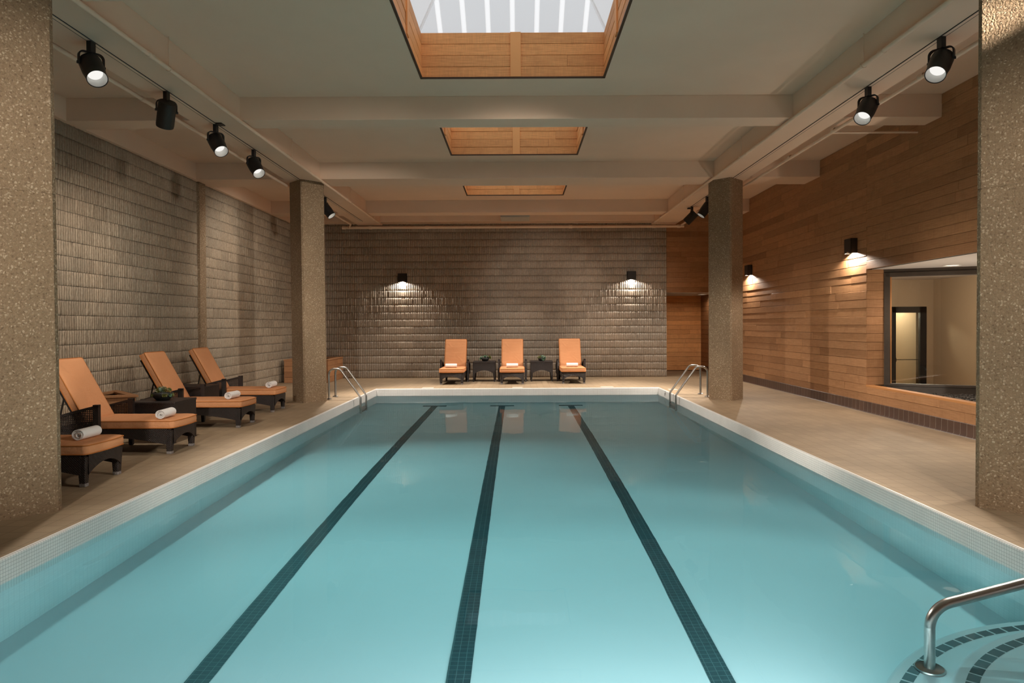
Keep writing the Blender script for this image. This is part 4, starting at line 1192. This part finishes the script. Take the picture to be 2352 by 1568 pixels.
# ------------------------------------------------------------------ rear wall behind the camera
b = MB(); b.box(WL-.3, REAR-.2, -.2, WR+.4, REAR, 5.2)
o = b.build('wall_rear', 'painted_concrete'); tag(o, 'plain rear wall behind the viewpoint', 'wall', kind='structure')

# ------------------------------------------------------------------ lights
def area(loc, axis, sx, sy, power, color, spread=180):
    ld = bpy.data.lights.new('area', 'AREA'); ld.shape = 'RECTANGLE'; ld.size = sx; ld.size_y = sy; ld.energy = power; ld.color = color; ld.spread = math.radians(spread)
    lo = bpy.data.objects.new('pool_fill', ld); COL.objects.link(lo); lo.location = loc
    lo.rotation_euler = Vector(axis).to_track_quat('-Z', 'Y').to_euler(); return lo
# added fill lights under water at the near wall, unseen, to brighten the pool
for x, p in ((-1.6, 16), (.2, 40), (1.5, 52)): area((x, PY0+.03, -.62), (0, 1, -.03), .5, .3, p, (1, .97, .94))
# added spots without fixtures behind the viewpoint, brightening the near pillars
for s in (-1, 1):
    o = Vector((s*2.0, -2.4, 4.4)); lamp_spot(o, Vector((s*4.45, 5.9, 2.2 if s < 0 else 1.6))-o, 2700 if s < 0 else 2100, 32, blend=.8, soft=.2)
for o, aim, pw, sz in (((-4.3, 4.9, 4.25), (6.28, 9.8, .5), 3300, 26), ((-4.3, 5.3, 4.25), (6.28, 14.2, .4), 1900, 24),
                       ((4.3, 4.9, 4.25), (-6.75, 13.5, 2.1), 1150, 28), ((4.3, 5.3, 4.25), (-6.2, 17.2, 2.4), 2400, 24), ((4.3, 4.5, 4.25), (-4.3, 8.2, .2), 1150, 27),
                       ((1.6, 5.0, 4.3), (.7, 20.85, 2.3), 1600, 18), ((1.8, 5.0, 4.3), (3.2, 20.85, 2.2), 1150, 17)):
    lamp_spot(o, Vector(aim)-Vector(o), pw, sz, blend=.85, soft=.22)  # added spots kept out of view, filling walls, left deck and lounges
for x in (-3.1, -.1, 2.9): lamp_spot((x, 18.95, CZ-.36), (0, -.1, -1), 300, 95, blend=.6, soft=.08)  # added fill spots concealed by the last cross beam, for the back deck
lamp_spot((-TX, 15.2, 4.3), (-.72, .32, -.62), 130, 110, blend=.8, soft=.1)  # added spot concealed by the far left pillar, lifting the left wall
# niche, alcove, corridor lamps
lamp_spot((7.29, 11.46, NZ1-.03), (0, 0, -1), 60, 150, (1, .80, .62), .5)
lamp_spot((6.0, 22.2, NZ1-.03), (0, 0, -1), 14, 160, (1, .78, .58), .5)
lamp_spot((5.0, 22.2, NZ1-.03), (0, 0, -1), 5, 160, (1, .78, .58), .5)
lamp_spot((7.1, 10.3, .46), (.05, .25, 1), 130, 120, (1, .84, .68), .6)  # added uplight without a fixture, brightening the niche soffit
lamp_point((9.3, 16.0, 2.45), 130, (1, .86, .7), .12)
lamp_point((10.6, 20.0, 2.3), 100, (1, .92, .75), .1)

w = bpy.data.worlds.new('World'); scn.world = w; w.use_nodes = True
bg = w.node_tree.nodes['Background']; bg.inputs[0].default_value = (.97, .985, 1., 1); bg.inputs[1].default_value = 1.05

water.cycles.is_caustics_caster = True
def recv(o):
    o.cycles.is_caustics_receiver = True
    for c in o.children: recv(c)
recv(basin)
# ------------------------------------------------------------------ camera
cd = bpy.data.cameras.new('camera'); cam = bpy.data.objects.new('camera', cd); COL.objects.link(cam)
cd.sensor_width = 36.; cd.lens = 1568*36./2352; cd.shift_x = -13/2352; cd.shift_y = -20/2352
cd.clip_start = .05; cd.clip_end = 100
PITCH, ROLL = .0115, .005
fwd = Vector((0, math.cos(PITCH), -math.sin(PITCH))); up0 = Vector((0, math.sin(PITCH), math.cos(PITCH))); r0 = Vector((1, 0, 0))
rr = r0*math.cos(ROLL)-up0*math.sin(ROLL); uu = r0*math.sin(ROLL)+up0*math.cos(ROLL)
cam.matrix_world = Matrix(((rr.x, uu.x, -fwd.x, 0), (rr.y, uu.y, -fwd.y, 0), (rr.z, uu.z, -fwd.z, 1.6), (0, 0, 0, 1)))
scn.camera = cam

vs = scn.view_settings; vs.view_transform = 'Standard'; vs.look = 'None'; vs.exposure = 0.; vs.gamma = 1.; vs.use_curve_mapping = False
cy = scn.cycles
cy.max_bounces = 9; cy.diffuse_bounces = 5; cy.glossy_bounces = 4; cy.transmission_bounces = 7; cy.transparent_max_bounces = 8; cy.volume_bounces = 0
cy.caustics_reflective = False; cy.caustics_refractive = True; cy.blur_glossy = 1.; cy.sample_clamp_indirect = 4.
cy.use_denoising = True; cy.adaptive_threshold = .015
